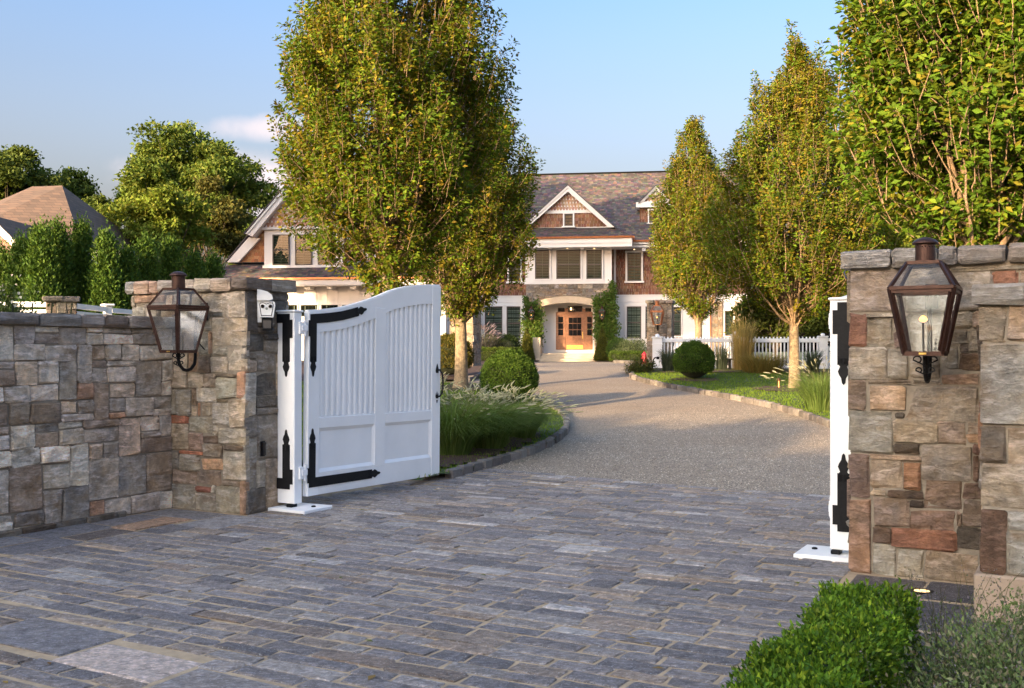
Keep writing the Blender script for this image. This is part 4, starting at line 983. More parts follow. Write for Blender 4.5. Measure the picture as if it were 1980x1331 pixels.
    N_ = unit(out[:, None]*.7+np.array([0, 0, .8])+rs.normal(0, .55, (ns, per, 3)))
    P, D, N_ = P.reshape(-1, 3), D.reshape(-1, 3), N_.reshape(-1, 3); n = len(P)
    C = cols(rs, n, pal, w, .22); tint = np.repeat(rs.uniform(.55, 1.14, (ns, 1)), per, 0)
    hue = np.repeat(np.clip(rs.normal(0, .5, (ns, 1))+warm*.7-.08+(s[:, None]-.35)*.4, 0, 1), per, 0); C = C*tint*(1-hue*.55)+np.array([.27, .155, .016])*tint*hue*.55
    leaf_obj('crown', P, D, N_, L*rs.uniform(.7, 1.25, n), C, M['leaf'], t, .52)
    return t

def shell_points(rs, n, fn):
    P, N_ = fn(rs, n); return P, N_
def shrub(name, label, cat, x, y, kind, size, n, L, pal, w=None, seed=1, group=None, core=True, mat=None, wr=.5, jit=.03, z0=None, tuft=.5, parent=None, rz=0, var=.2, up=.35):
    """a clipped or loose bush: a solid dark core and a skin of leaves. kind: ball | cone | box | loose"""
    rs = np.random.RandomState(seed); zg = terrain(x, y)+.05 if z0 is None else z0
    t = thing(name, label, cat, (x, y, zg), rz, group) if parent is None else parent
    if kind == 'ball':
        rx, ry, h = size; d = unit(rs.normal(0, 1, (n, 3))); d[:, 2] = np.where(d[:, 2] < -.55, -d[:, 2], d[:, 2])
        P = d*np.array([rx, ry, h/2])*(1-rs.rand(n, 1)**2*.16); P[:, 2] += h*.5; P *= (1+.03*np.sin(d[:, :1]*9+seed)*np.sin(d[:, 1:2]*8)*np.cos(d[:, 2:]*7)*2); N_ = d
        prof = [(max(.02, math.sin(a)*rx*.90), h*.5-math.cos(a)*h*.45) for a in np.linspace(.05, 3.09, 9)]
        if core: blob('dark_core', prof, t, M['core'], seed=seed)
    elif kind == 'cone':
        r, _, h = size; s = 1-np.sqrt(rs.rand(n)); a = rs.uniform(0, 6.283, n); q = r*(1-s)**.85*(1-rs.rand(n)**2*.2)
        P = np.stack([q*np.cos(a), q*np.sin(a), s*h], -1); N_ = unit(np.stack([np.cos(a), np.sin(a), np.full(n, .35)], -1))
        if core: blob('dark_core', [(r*.86*(1-k)**.85+.01, k*h*.95) for k in np.linspace(0, 1, 7)], t, M['core'], seed=seed)
    elif kind == 'box':
        lx, ly, h = size; A = np.array([lx*ly, lx*h, lx*h, ly*h, ly*h]); fce = rs.choice(5, n, p=A/A.sum()); a, b = rs.uniform(-1, 1, n), rs.uniform(-1, 1, n)
        P = np.zeros((n, 3)); N_ = np.zeros((n, 3))
        for k, (ax, sg) in enumerate(((2, 1), (1, 1), (1, -1), (0, 1), (0, -1))):
            m = fce == k; oth = [i for i in range(3) if i != ax]; P[m, oth[0]] = a[m]; P[m, oth[1]] = b[m]; P[m, ax] = sg; N_[m, ax] = sg
        # round the corners off
        Q = P*np.array([lx/2, ly/2, h/2]); rd = min(lx, ly, h)*.22; inner = np.array([lx/2, ly/2, h/2])-rd; cl = np.clip(Q, -inner, inner); dd = Q-cl
        ln = np.linalg.norm(dd, axis=1, keepdims=True); dd = np.where(ln > 1e-6, dd/np.maximum(ln, 1e-6), N_); P = cl+dd*rd; N_ = dd
        wv = .030*np.sin(P[:, 0]*7+seed)*np.sin(P[:, 1]*6+1)+.026*np.sin(P[:, 0]*19)*np.cos(P[:, 1]*17+P[:, 2]*13)+.022*np.sin(P[:, 0]*43+2*np.sin(P[:, 1]*23))*np.sin(P[:, 1]*39+P[:, 2]*31)
        P = P+N_*wv[:, None]-N_*(rs.rand(n, 1)**1.6*.11); P[:, 2] += h/2
        if core: MB().cbox(-lx/2+.05, lx/2-.05, -ly/2+.05, ly/2-.05, 0, h-.055, .06).build('dark_core', M['core'], t)
    else:
        rx, ry, h = size; nc = max(12, n//60); d = unit(rs.normal(0, 1, (nc, 3))); d[:, 2] = np.abs(d[:, 2]); cpt = d*np.array([rx, ry, h])*(rs.rand(nc, 1)**.4)
        i = rs.randint(0, nc, n); P = cpt[i]+rs.normal(0, tuft*.22, (n, 3))*np.array([1, 1, .8]); P[:, 2] = np.abs(P[:, 2]); N_ = unit(P+np.array([0, 0, .3]))
        if core: blob('dark_core', [(rx*.72*math.cos(a)+.01, h*.75*math.sin(a)) for a in np.linspace(0, 1.56, 6)], t, M['core'], seed=seed)
    P = P+rs.normal(0, jit, (n, 3)); P[:, 2] = np.maximum(P[:, 2], .01)
    D = unit(N_*.75+rs.normal(0, .55, (n, 3))+np.array([0, 0, up])); NN = unit(N_+rs.normal(0, .6, (n, 3)))
    C = cols(rs, n, pal, w, var)
    patch = 1+.30*np.sin(P[:, :1]*9+seed)*np.sin(P[:, 1:2]*8+2)*np.sin(P[:, 2:]*10+1); C = C*patch
    leaf_obj('foliage', P, D, NN, L*rs.uniform(.7, 1.3, n), C, mat or M['box'], t, wr)
    return t
BOXW = [(.095,.180,.014),(.135,.225,.018),(.055,.122,.012),(.215,.29,.025)]
BOXD = [(.058,.118,.018),(.078,.146,.022),(.045,.096,.015),(.10,.165,.026)]
def grass(name, label, x, y, n, h, spread, pal, seed, plumes=0, pcol=None, lean=(0, 0), wd=.007, group=None, erect=.5, z0=None, base=.16, pl=(.09, .15)):
    rs = np.random.RandomState(seed); zg = terrain(x, y)+.05 if z0 is None else z0
    t = thing(name, label, 'ornamental grass', (x, y, zg), 0, group); K = 6
    a = rs.uniform(0, 6.283, n); r = base*np.sqrt(rs.rand(n)); hh = h*rs.uniform(.55, 1.05, n); sp = spread*rs.uniform(.15, 1.05, n)
    d = np.stack([np.cos(a), np.sin(a)], -1); s = np.linspace(0, 1, K)[None]
    hor = sp[:, None]*(s*(1-erect)*.6+s**2*(.4+.6*erect)); ver = hh[:, None]*(s*(1.5+.5*(1-erect))-s**2*(.60+.95*(1-erect)*(.6+.6*rs.rand(n, 1))))
    c = np.stack([r[:, None]*d[:, :1]+d[:, :1]*hor+lean[0]*s*s, r[:, None]*d[:, 1:]+d[:, 1:]*hor+lean[1]*s*s, np.maximum(ver, .0)], -1)
    sd = np.stack([-np.sin(a+rs.uniform(-.9, .9, n)), np.cos(a+rs.uniform(-.9, .9, n)), np.zeros(n)], -1)[:, None]*(wd*(1-s**2*.92))[..., None]/2
    v = np.stack([c-sd, c+sd], 2); i = np.arange(n*K*2).reshape(n, K, 2)
    f = np.stack([i[:, :-1, 0], i[:, :-1, 1], i[:, 1:, 1], i[:, 1:, 0]], -1).reshape(-1, 4)
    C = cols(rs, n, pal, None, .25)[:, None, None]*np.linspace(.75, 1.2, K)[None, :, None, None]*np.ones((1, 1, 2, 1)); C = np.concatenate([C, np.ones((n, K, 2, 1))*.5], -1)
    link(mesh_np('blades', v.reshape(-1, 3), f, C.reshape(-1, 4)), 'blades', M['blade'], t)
    if plumes:
        m = plumes; a = rs.uniform(0, 6.283, m); d = np.stack([np.cos(a), np.sin(a)], -1); sp = spread*rs.uniform(.25, 1.12, m); hh = h*rs.uniform(.85, 1.12, m)*(1-.25*(sp/spread)**2)
        s = np.linspace(0, 1, 6)[None]; hor = sp[:, None]*(s*.25+s**2*.75); ver = hh[:, None]*(1.5*s-.52*s*s)
        c = np.stack([d[:, :1]*(hor+.05)+lean[0]*s*s, d[:, 1:]*(hor+.05)+lean[1]*s*s, ver], -1)
        v1, f1 = tubes_np(c, np.full((m, 6), .0016), 3)
        dirn = unit(c[:, -1]-c[:, -2]+rs.normal(0, .02, (m, 3))); Lp = rs.uniform(*pl, m); q = np.array([0, .15, .45, .8, 1.0]); rad = np.array([.002, .0075, .009, .0055, .001])
        ps = c[:, -1][:, None]+dirn[:, None]*(q[None, :, None]*Lp[:, None, None]); ps[..., 2] -= (q**2)[None]*Lp[:, None]*.12
        v2, f2 = tubes_np(ps, rad[None].repeat(m, 0)*(Lp/.12)[:, None], 5)
        cc = np.concatenate([np.tile([.16, .17, .07, .5], (len(v1), 1)), np.concatenate([np.repeat(cols(rs, m, pcol, None, .2), 25, 0), np.full((len(v2), 1), .5)], 1)])
        link(mesh_np('plumes', np.concatenate([v1, v2]), np.concatenate([f1, f2+len(v1)]), cc), 'plumes', M['plume'], t)
    return t
def turf(name, poly, n, seed, pal, h=(.03, .06), parent=None, near=None):
    rs = np.random.RandomState(seed); poly = np.array(poly); x0, y0 = poly.min(0); x1, y1 = poly.max(0); P = np.stack([rs.uniform(x0, x1, n*4), rs.uniform(y0, y1, n*4)], -1)
    k = inside(P, poly) & (np.abs(P[:, 0]/P[:, 1]) < .55); P = P[k][:n]; n = len(P); z = terr_np(P[:, 1])+.07
    a = rs.uniform(0, 6.283, n); hh = rs.uniform(*h, n); w_ = .009; ln = rs.normal(0, .018, (n, 2)); v = np.empty((n, 3, 3))
    v[:, 0] = np.stack([P[:, 0]-np.cos(a)*w_, P[:, 1]-np.sin(a)*w_, z], -1); v[:, 1] = np.stack([P[:, 0]+np.cos(a)*w_, P[:, 1]+np.sin(a)*w_, z], -1)
    v[:, 2] = np.stack([P[:, 0]+ln[:, 0], P[:, 1]+ln[:, 1], z+hh], -1)
    C = np.repeat(np.concatenate([cols(rs, n, pal, None, .25), np.full((n, 1), .5)], 1), 3, 0)
    return tag(link(mesh_np(name, v.reshape(-1, 3), np.arange(n*3).reshape(-1, 3), C), name, M['blade'], parent), kind='stuff')
GRN = [(.135,.220,.026),(.110,.190,.024),(.165,.235,.032)]
turf('grass', left_isle, 60000, 31, GRN); turf('grass', right_isle, 90000, 32, GRN)

# ------------------------------------------------------------------ foreground planting
x, y = gw(6.09, -3.66)
shrub('boxwood_hedge', 'low clipped boxwood hedge in front of the right gate pillar', 'hedge', x, y, 'box', (.37, 2.85, .45), 60000, .025, BOXW, [3, 2.4, 3.4, 1.6], 41, z0=0, rz=GA, jit=.014, var=.4, up=.5)
CAT = [(.13,.185,.06),(.155,.205,.075),(.19,.215,.105),(.10,.15,.045),(.22,.19,.12)]
x, y = gw(6.86, -2.95); cm = shrub('catmint', 'loose grey-green catmint sprawling beside the clipped boxwood hedge', 'perennial', x, y, 'loose', (.60, 1.5, .42), 52000, .022, CAT, None, 42, z0=0, rz=GA, tuft=.42, core=False, jit=.02)
rs = np.random.RandomState(43); n = 420; b = np.stack([rs.uniform(-.6, .6, n), rs.uniform(-1.35, 1.35, n), np.zeros(n)], -1); e = b+np.stack([rs.normal(0, .2, n), rs.normal(0, .2, n), rs.uniform(.25, .52, n)], -1); e[:, 0] = np.maximum(e[:, 0], -.66)
v, f = tubes_np(bez(b, (b+e)/2+rs.normal(0, .06, (n, 3)), e, 5), np.array([[.0028, .0026, .0022, .0016, .0008]]).repeat(n, 0), 3)
link(mesh_np('stems', v, f, np.tile([.13, .13, .07, .5], (len(v), 1))), 'stems', M['blade'], cm)
k = rs.choice(n, 300); m = 22; u_ = rs.uniform(.55, 1, (300, m, 1)); P = (b[k][:, None]*(1-u_)+e[k][:, None]*u_)+rs.normal(0, .012, (300, m, 3)); D = unit(rs.normal(0, 1, (300, m, 3))+np.array([0, 0, .6]))
leaf_obj('flower_spikes', P.reshape(-1, 3), D.reshape(-1, 3), unit(rs.normal(0, 1, (300*m, 3))), rs.uniform(.008, .016, 300*m), cols(rs, 300*m, [(.14,.13,.13),(.20,.17,.19),(.10,.12,.06)]), M['box'], cm)

# ------------------------------------------------------------------ island planting
FG = [(.17,.265,.065),(.14,.225,.05),(.21,.285,.085)]; PC = [(.42,.41,.27),(.36,.37,.23),(.48,.46,.32)]
for i, (px, py, hh, sp, np_, g) in enumerate(((872, 898, .92, .86, 140, 'first fountain grass right of the open gate leaf'), (945, 884, .84, .82, 150, 'fountain grass in the middle of the three by the gate'),
                                 (1005, 862, .70, .66, 120, 'fountain grass nearest the kerb, below the ball shrub'))):
    x, y = ground_at(px, py); grass('fountain_grass', 'arching green '+g+', with pale plumes', x, y+.35, 2600, hh, sp, FG, 50+i, np_, PC, group='fountain grasses', erect=.34, lean=(.06, -.10), wd=.008, base=.22)
x, y = ground_at(800, 880); grass('fountain_grass', 'arching green fountain grass half hidden behind the gate leaf, with pale plumes', x, y+.3, 1200, 1.0, .8, FG, 54, 80, PC, group='fountain grasses', erect=.55, base=.3)
x, y = ground_at(1600, 806); grass('fountain_grass', 'arching green fountain grass left of the right gate post, with pale plumes', x, y+.4, 1500, .92, .85, FG, 55, 110, PC, group='fountain grasses', erect=.25, base=.25)
x, y = ground_at(985, 792); shrub('boxwood_ball', 'dark clipped ball shrub at the left bend of the drive', 'shrub', x, y+.3, 'ball', (.56, .56, 1.06), 26000, .036, BOXD, None, 61, 'clipped ball shrubs', jit=.014)
x, y = ground_at(1346, 741); shrub('boxwood_ball', 'dark clipped ball shrub in front of the picket fence', 'shrub', x, y+.3, 'ball', (.52, .52, .98), 20000, .036, BOXD, None, 62, 'clipped ball shrubs', jit=.014)
x, y = ground_at(868, 736); shrub('golden_bush', 'golden-topped dense bush left of the tree trunk by the gate', 'shrub', x, y+.5, 'ball', (.62, .62, 1.12), 15000, .042, [(.10,.095,.016),(.075,.085,.015),(.14,.105,.018)], None, 63, jit=.02)
YG = [(.36,.24,.065),(.30,.22,.065),(.23,.20,.055)]; BG_ = [(.10,.13,.085),(.085,.115,.07),(.12,.14,.09)]
x, y = ground_at(1475, 726); grass('feather_grass', 'wide tawny clump of grass against the picket fence', x, y, 1700, .75, .85, YG, 64, 0, None, group='grasses along the picket fence', erect=.5, base=.55)
x, y = ground_at(1440, 722); grass('feather_grass', 'tall thin straw-coloured grass rising above the picket fence', x, y+.2, 700, 1.75, .38, [(.38,.28,.11),(.30,.24,.085)], 65, 40, [(.30,.24,.12)], group='grasses along the picket fence', erect=.9, base=.3, wd=.009)
x, y = ground_at(1292, 724); grass('feather_grass', 'blue-green spiky grass left of the ball shrub by the fence', x, y, 500, .85, .40, BG_, 66, 0, None, group='grasses along the picket fence', erect=.6, wd=.012)
x, y = ground_at(1398, 722); grass('feather_grass', 'small blue-green grass right of the ball shrub by the fence', x, y+.2, 300, .95, .28, BG_, 67, 0, None, group='grasses along the picket fence', erect=.8, wd=.012)
x, y = ground_at(1572, 726); grass('feather_grass', 'blue-green spiky grass at the right end of the picket fence', x, y, 420, .85, .42, BG_, 68, 0, None, group='grasses along the picket fence', erect=.6, wd=.012)
x, y = ground_at(1242, 726); shrub('low_shrub', 'low green shrub at the corner of the kerb below the stone pillar', 'shrub', x, y+.2, 'loose', (.38, .38, .45), 2600, .05, [(.07,.10,.02),(.09,.11,.025),(.12,.10,.03)], None, 69, tuft=.35, core=False)

# ------------------------------------------------------------------ the clipped trees of the drive
hornbeam('biggest leafy hornbeam, its crown rising above the open white gate', -2.02, 17.0, 2.45, 9.7, 1.80, .41, 140000, .078, 3, .17, ztrunk=2.75, nlimb=52, shift=(.05, 0))
x, y = ground_at(890, 758); hornbeam('golden hornbeam with a bare sunlit trunk, behind the big one at the gate', x, y, EYE+66/F*y, EYE+530/F*y, 1.62, .40, 76000, .082, 7, .16, ztrunk=EYE+60/F*y, warm=.25, shift=(.25, 0))
x, y = ground_at(1537, 758); hornbeam('hornbeam with spiky top and pale trunk on the lawn before the picket fence', x, y, EYE+62/F*y, EYE+590/F*y, 1.98, .33, 104000, .082, 9, .135, ztrunk=EYE+52/F*y, warm=.18, spires=1.5, shift=(.1, 0), nlimb=60, pw=1.15)
y = 38.0; hornbeam('slender hornbeam behind the picket fence, its fork above the pickets', (1350-CX)/F*y, y, EYE+66/F*y, EYE+450/F*y, 1.62, .30, 66000, .098, 12, .16, ztrunk=EYE+52/F*y, warm=.2, shift=(-.2, 0), spires=.6, pw=1.1)
y = 30.0; hornbeam('golden hornbeam mostly hidden behind the right gate pillar cap', (1668-CX)/F*y, y, EYE+60/F*y, EYE+330/F*y, 1.15, .35, 34000, .095, 14, .12, warm=.3)
y = 13.2; hornbeam('large-leaved hornbeam overhanging the right gate pillar', (1900-CX)/F*y, y, 2.80, 8.6, 1.80, .42, 98000, .108, 17, .19, ztrunk=2.45, pal=[(.112,.205,.017),(.088,.172,.015),(.150,.222,.018),(.22,.20,.022)], warm=-.3, w=[4, 4, 3, 1.5], shift=(.1, 0), nlimb=34, gaps=.45)

# ------------------------------------------------------------------ the house
HA = R(-8.0); HU = Vector((math.cos(HA), math.sin(HA))); HV = Vector((-math.sin(HA), math.cos(HA))); HO = Vector((2.996, 56.0))
house = thing('house', 'big shingled house with white trim, copper gutters and a stone entrance porch', 'house', (HO.x, HO.y, 0), HA)
def hx(px, ly):
    t = (px-CX)/F; return (t*(HO.y+ly*HV.y)-HO.x-ly*HV.x)/(HU.x-t*HU.y)
def hY(px, ly): return HO.y+hx(px, ly)*HU.y+ly*HV.y
def hz(px, py, ly): return EYE+(HY-py)/F*hY(px, ly)
def hw_(lx, ly): p = HO+HU*lx+HV*ly; return p.x, p.y
def hr(px0, py0, px1, py1, ly):
    m = (px0+px1)/2; return hx(px0, ly), hx(px1, ly), hz(m, py1, ly), hz(m, py0, ly)
def hbox(name, px0, py0, px1, py1, ly, proud, back, mat, parent=None, mb=None):
    x0, x1, z0, z1 = hr(px0, py0, px1, py1, ly); m = mb or MB(); m.box(x0, x1, ly-proud, ly+back, z0, z1)
    return m if mb else m.build(name, mat, parent or house)
def shingles(name, parent, x0, up, ax, nrm, width, height, expo, wr, xr, pal, mat, seed, diamond=False, k=1., thick=.022, jit=.12, blot=None):
    """courses of separate shingles over a plane: origin, up-slope axis, along axis, normal"""
    rs = random.Random(seed); O, up, ax, nrm = Vector(x0), Vector(up), Vector(ax), Vector(nrm); vs = []; fs = []; cs = []
    row = 0; h = 0.
    while h < height-.01:
        a, b = xr(min(h+expo*.5, height)); x = a-(rs.uniform(0, wr[1]) if not diamond else (wr[0]*.5 if row % 2 else 0))
        while x < b:
            w = rs.uniform(*wr) if not diamond else wr[0]
            l, r = max(x, a), min(x+w-.006, b)
            if r-l > .02:
                d = rs.uniform(-.010, .010) if not diamond else 0; top = min(h+expo*1.12, height+.02); n = len(vs)
                c = rs.choice(pal); c = tuple(q*rs.uniform(1-jit, 1+jit)*k for q in c)
                if blot: c = blot(x, h, c)
                if diamond:
                    m = (x+x+w-.006)/2; p = [(l, h+expo*.62), (min(max(m, a), b), h-expo*.30), (r, h+expo*.62), (r, top), (l, top)]
                    q = [O+ax*u_+up*v_+nrm*(thick*(1-(v_-h+expo*.3)/(expo*1.4))) for u_, v_ in p]
                    q += [O+ax*u_+up*v_ for u_, v_ in p[:3]]
                    vs += q; fs += [tuple(n+i for i in (0, 1, 2, 3, 4)), (n+5, n+6, n+1, n), (n+6, n+7, n+2, n+1)]; cs += [(*c, rs.random())]*8
                else:
                    q = [O+ax*l+up*(h+d)+nrm*thick, O+ax*r+up*(h+d)+nrm*thick, O+ax*r+up*top+nrm*.002, O+ax*l+up*top+nrm*.002, O+ax*l+up*(h+d), O+ax*r+up*(h+d)]
                    vs += q; fs += [(n, n+1, n+2, n+3), (n+4, n+5, n+1, n), (n+1, n+5, n+2), (n+4, n, n+3)]; cs += [(*c, rs.random())]*6
            x += w
        h += expo; row += 1
    mb = MB(); mb.v = [tuple(p) for p in vs]; mb.f = fs; mb.c = cs
    return tag(mb.build(name, mat, parent, attr=True), kind='stuff')
CEDAR = [lin(*c) for c in ((146,106,84),(134,97,77),(156,116,92),(126,92,74),(162,124,100))]
PALE = [lin(*c) for c in ((188,150,126),(178,142,122),(196,162,140),(168,134,116))]
ROOFC = [lin(*c) for c in ((112,106,106),(100,95,97),(124,114,109),(91,87,90),(138,122,112),(106,100,100))]
def window(parent, px0, py0, px1, py1, ly, cas=5, sill=True, blind=True, grille='top', rail=True, deep=.13, cols_=2):
    x0, x1, z0, z1 = hr(px0, py0, px1, py1, ly); m = (px0+px1)/2; c = cas/F*hY(m, ly); w = MB(); f0 = ly-deep
    if cas:
        w.box(x0-c, x0, f0, ly, z0, z1); w.box(x1, x1+c, f0, ly, z0, z1); w.box(x0-c-.02, x1+c+.02, f0-.015, ly, z1, z1+c)
        w.box(x0-c-(.06 if sill else 0), x1+c+(.06 if sill else 0), f0-(.05 if sill else .002), ly, z0-c, z0)
    else: w.box(x0, x1, ly-.03, ly, z0, z0+.02)
    o = w.build('window', M['trim'], parent)
    s = MB(); b = .055; s.box(x0, x0+b, f0+.03, ly-.02, z0, z1); s.box(x1-b, x1, f0+.03, ly-.02, z0, z1); s.box(x0+b, x1-b, f0+.03, ly-.02, z0, z0+b); s.box(x0+b, x1-b, f0+.03, ly-.02, z1-b, z1)
    zm = (z0+z1)/2
    if rail: s.box(x0+b, x1-b, f0+.035, ly-.02, zm-.03, zm+.03)
    s.build('sash', M['sash'], o)
    MB().box(x0, x1, ly-.012, ly-.004, z0, z1).build('dark_backing', M['dark'], o)  # flat dark sheet, the unlit room is painted into its colour
    if blind:
        bl = MB(); n = int((z1-z0-.12)/.082); 
        for i in range(n):
            z = z0+.06+(i+.5)*(z1-z0-.12)/n; bl.add([(x0+b, ly-.030, z-.022), (x1-b, ly-.030, z-.022), (x1-b, ly-.046, z+.022), (x0+b, ly-.046, z+.022)], [(0, 1, 2, 3)])
        xm = (x0+x1)/2; bl.box(xm-.012, xm+.012, ly-.052, ly-.047, z0+.05, z1-.05)
        bl.build('shutter', M['blind'], o)
    if grille:
        g = MB(); a = zm+.03 if grille == 'top' else z0+b
        for i in range(1, cols_+1): xx = x0+(x1-x0)*i/(cols_+1); g.box(xx-.009, xx+.009, ly-.072, ly-.062, a, z1-b)
        g.box(x0+b, x1-b, ly-.0715, ly-.0625, (a+z1-b)/2-.009, (a+z1-b)/2+.009)
        g.build('grille', M['sash'], o)
    MB().add([(x0, ly-.078, z0), (x1, ly-.078, z0), (x1, ly-.078, z1), (x0, ly-.078, z1)], [(0, 1, 2, 3)]).build('pane', M['pane'], o)
    return o
MW = 1.3                                               # the main wall stands this far behind the bay
gz0 = 1.0
# main body
xl, xr_ = hx(800, MW), hx(1452, MW); zE = hz(1245, 466, .7); zR0 = hz(1290, 333, 6.6)
MB().box(xl, xr_, MW+.0, 12, gz0-.2, zE).build('wall', M['clad'], house)
# clapboards of the ground floor
cb = MB(); zz = gz0+.05; ztop_ = hz(1240, 584, MW)
while zz < ztop_-.05:
    for a, b in ((hx(860, MW), hx(1012, MW)), (hx(1187, MW), hx(1326, MW))):
        cb.add([(a, MW-.03, zz), (b, MW-.03, zz), (b, MW-.006, zz+.13), (a, MW-.006, zz+.13), (a, MW-.002, zz), (b, MW-.002, zz)], [(0, 1, 2, 3), (4, 5, 1, 0)])
    zz += .125
tag(cb.build('clapboards', M['clad'], house), kind='stuff')
zb0, zb1 = hz(1240, 584, MW), hz(1240, 572, MW)
MB().box(hx(800, MW), xr_, MW-.06, MW, zb0, zb1).build('band_board', M['trim'], house)
MB().box(hx(800, MW), xr_, MW-.10, MW, zb1, zb1+.05).build('band_cap', M['trim'], house)
wsh = zE-.35-zb1-.05
for a, b, s in ((hx(860, MW), hx(1017, MW), 1), (hx(1182, MW), xr_, 2)):
    shingles('wall_shingles', house, (a, MW-.004, zb1+.05), (0, 0, 1), (1, 0, 0), (0, -1, 0), b-a, wsh, .165, (.10, .22), lambda h, w=b-a: (0, w), CEDAR, M['shingle'], s, k=.70)
MB().box(hx(1187, MW), hx(1191, MW), MW-.05, MW, zb1+.05, zE-.3).build('corner_board', M['trim'], house)
# main roof
sl = Vector((0, 6.6-.45, zR0-zE)).normalized(); nr = Vector((0, -sl.z, sl.y)); xl2, xr2 = hx(985, .7), hx(1462, .7); hl = (Vector((0, 6.6, zR0))-Vector((0, .45, zE))).length
MB().add([(xl-1, .45, zE-.04), (xr2, .45, zE-.04), (xr2, 6.6, zR0-.04), (xl-1, 6.6, zR0-.04), (xl-1, 13, zE), (xr2, 13, zE)], [(0, 1, 2, 3), (3, 2, 5, 4)]).build('roof', M['dark'], house)
sh_roof = lambda x, h, c: tuple(q*(1+.11*math.sin(x*.9+h*.7)*math.sin(h*1.6+x*.23)) for q in c)
shingles('roof_shingles', house, (xl-1, .45, zE), sl, (1, 0, 0), nr, xr2-xl+1, hl, .165, (.11, .26), lambda h: (0, xr2-xl+1), ROOFC, M['roof'], 5, k=.74, thick=.03, jit=.22, blot=sh_roof)
MB().box(xl-1, xr2, 6.5, 6.72, zR0-.02, zR0+.07).build('ridge_cap', M['roof'], house)
# the bay: ground floor stone with an arched porch
bx0, bx1, bz0, bz1 = hr(1017, 549, 1183, 690, 0)
ax0, ax1 = hx(1047, 0), hx(1149, 0); zs, za = hz(1097, 593, 0), hz(1097, 586, 0); xm = (ax0+ax1)/2; zg = 1.05
def arch(n, rise, x0, x1, z): return [(x0+(x1-x0)*i/n, z+rise*(1-(2*i/n-1)**2)) for i in range(n+1)]
ar = arch(14, za-zs, ax0, ax1, zs)
p = MB(); p.prism([(bx0, zg-.2), (ax0, zg-.2)]+ar+[(ax1, zg-.2), (bx1, zg-.2), (bx1, bz1), (bx0, bz1)], 0, .45); porch = p.build('porch', M['mortar'], house)
rng = random.Random(21); mixP = [(GREYS, 4), ([(150,148,150),(136,134,138)], 2), (TANS, 2), (RUSTS, .35)]
for a, b, c, d, rgb in coursed(bx1-bx0, bz1-zg, rng, mixP, (.16, .32), (.22, .6)):
    x0, x1, z0, z1 = bx0+a, bx0+c, zg+b, zg+d; cx_, cz_ = (x0+x1)/2, (z0+z1)/2
    if ax0-.02 < cx_ < ax1+.02:
        lim = float(np.interp(cx_, [q[0] for q in ar], [q[1] for q in ar]))+.40
        if z1 < lim: continue
        z0 = max(z0, lim); cz_ = (z0+z1)/2
    elif x1 > ax0 and x0 < ax0 and z0 < zs: x1 = ax0; cx_ = (x0+x1)/2
    elif x0 < ax1 and x1 > ax1 and z0 < zs: x0 = ax1; cx_ = (x0+x1)/2
    if x1-x0 < .05 or z1-z0 < .05: continue
    put_piece('stone', piece(x1-x0-.02, z1-z0-.02, .05, rng), stone_col(rgb, rng, .85), M['stone'], porch, (cx_, 0, cz_), 0)
ar2 = arch(14, za-zs+.0, ax0-.03, ax1+.03, zs+.0); top = [(q[0], q[1]+.36) for q in ar2]
MB().prism(ar2+top[::-1], -.09, .30).build('arch_stone', M['lime'], porch)
for a, b in ((bx0, ax0), (ax1, bx1)): MB().box(a+.01, b-.01, .45, 1.3, zg-.2, bz1).build('porch_wall', M['trim'], porch)
MB().box(bx0+.01, bx1-.01, .45, 1.5, za+.45, bz1-.01).build('porch_ceiling', M['trim'], porch)
# panelled white cheeks of the porch
cx0 = hx(1049, .45)
for z in (1.75, 2.85): MB().box(ax0-.001, ax0+.012, .5, 1.26, z, z+.04).build('panel_rail', M['clad'], porch)
# door unit
DL = 1.22
d0, d1, dz0, dz1 = hr(1075, 590, 1146, 676.5, DL)
dr_ = tag(MB().box(d0-.10, d1+.10, DL, DL+.3, dz0-.12, dz1+.15).build('door_surround', M['trim'], house))
door = MB().prism([(d0, dz0), (d1, dz0)]+arch(12, .30, d0, d1, dz1-.42)[::-1], DL-.05, DL+.02).build('door', M['wood'], house)
def dp(px, py): return hx(px, DL), hz(px, py, DL)
def dbox(name, a, b, c, d, y0, y1, mat):
    x0, z1 = dp(a, b); x1, z0 = dp(c, d); return MB().box(x0, x1, DL-y0, DL-y1, z0, z1).build(name, mat, door)
for a, b in ((1079.5, 1089), (1135.5, 1144.5)):
    for i in range(3): dbox('pane', a, 613+i*12.4, b, 624+i*12.4, .066, .052, M['lens'])
    dbox('panel', a+1, 654, b-1, 666, .066, .05, M['wood'])
for i in range(3):
    for j in range(3): dbox('pane', 1100+i*8.3, 614.5+j*12, 1107.6+i*8.3, 625+j*12, .078, .05, M['lens'])
MBd = MB(); x0, z1 = dp(1095, 608); x1, z0 = dp(1128.5, 675.5)
for a, b, c, d in ((1095, 608, 1099, 675.5), (1125, 608, 1128.5, 675.5), (1099, 608, 1125, 613), (1099, 650.5, 1125, 655), (1099, 664, 1125, 675.5)):
    q0, w1 = dp(a, b); q1, w0 = dp(c, d); MBd.box(q0, q1, DL-.074, DL-.045, w0, w1)
MBd.build('door_frame', M['wood'], door)
for a in (1091.5, 1130.2): dbox('post', a, 606, a+2.2, 676, .085, .04, M['wood'])
dbox('transom_rail', 1076, 604.5, 1145, 607.5, .085, .04, M['wood'])
dbox('panel', 1103, 656, 1121, 663, .070, .045, M['wood'])
dbox('transom_pane', 1079, 596, 1092, 603, .066, .05, M['lens']); dbox('transom_pane', 1098, 592.5, 1126, 603, .066, .05, M['lens']); dbox('transom_pane', 1132, 596, 1143, 603, .066, .05, M['lens'])
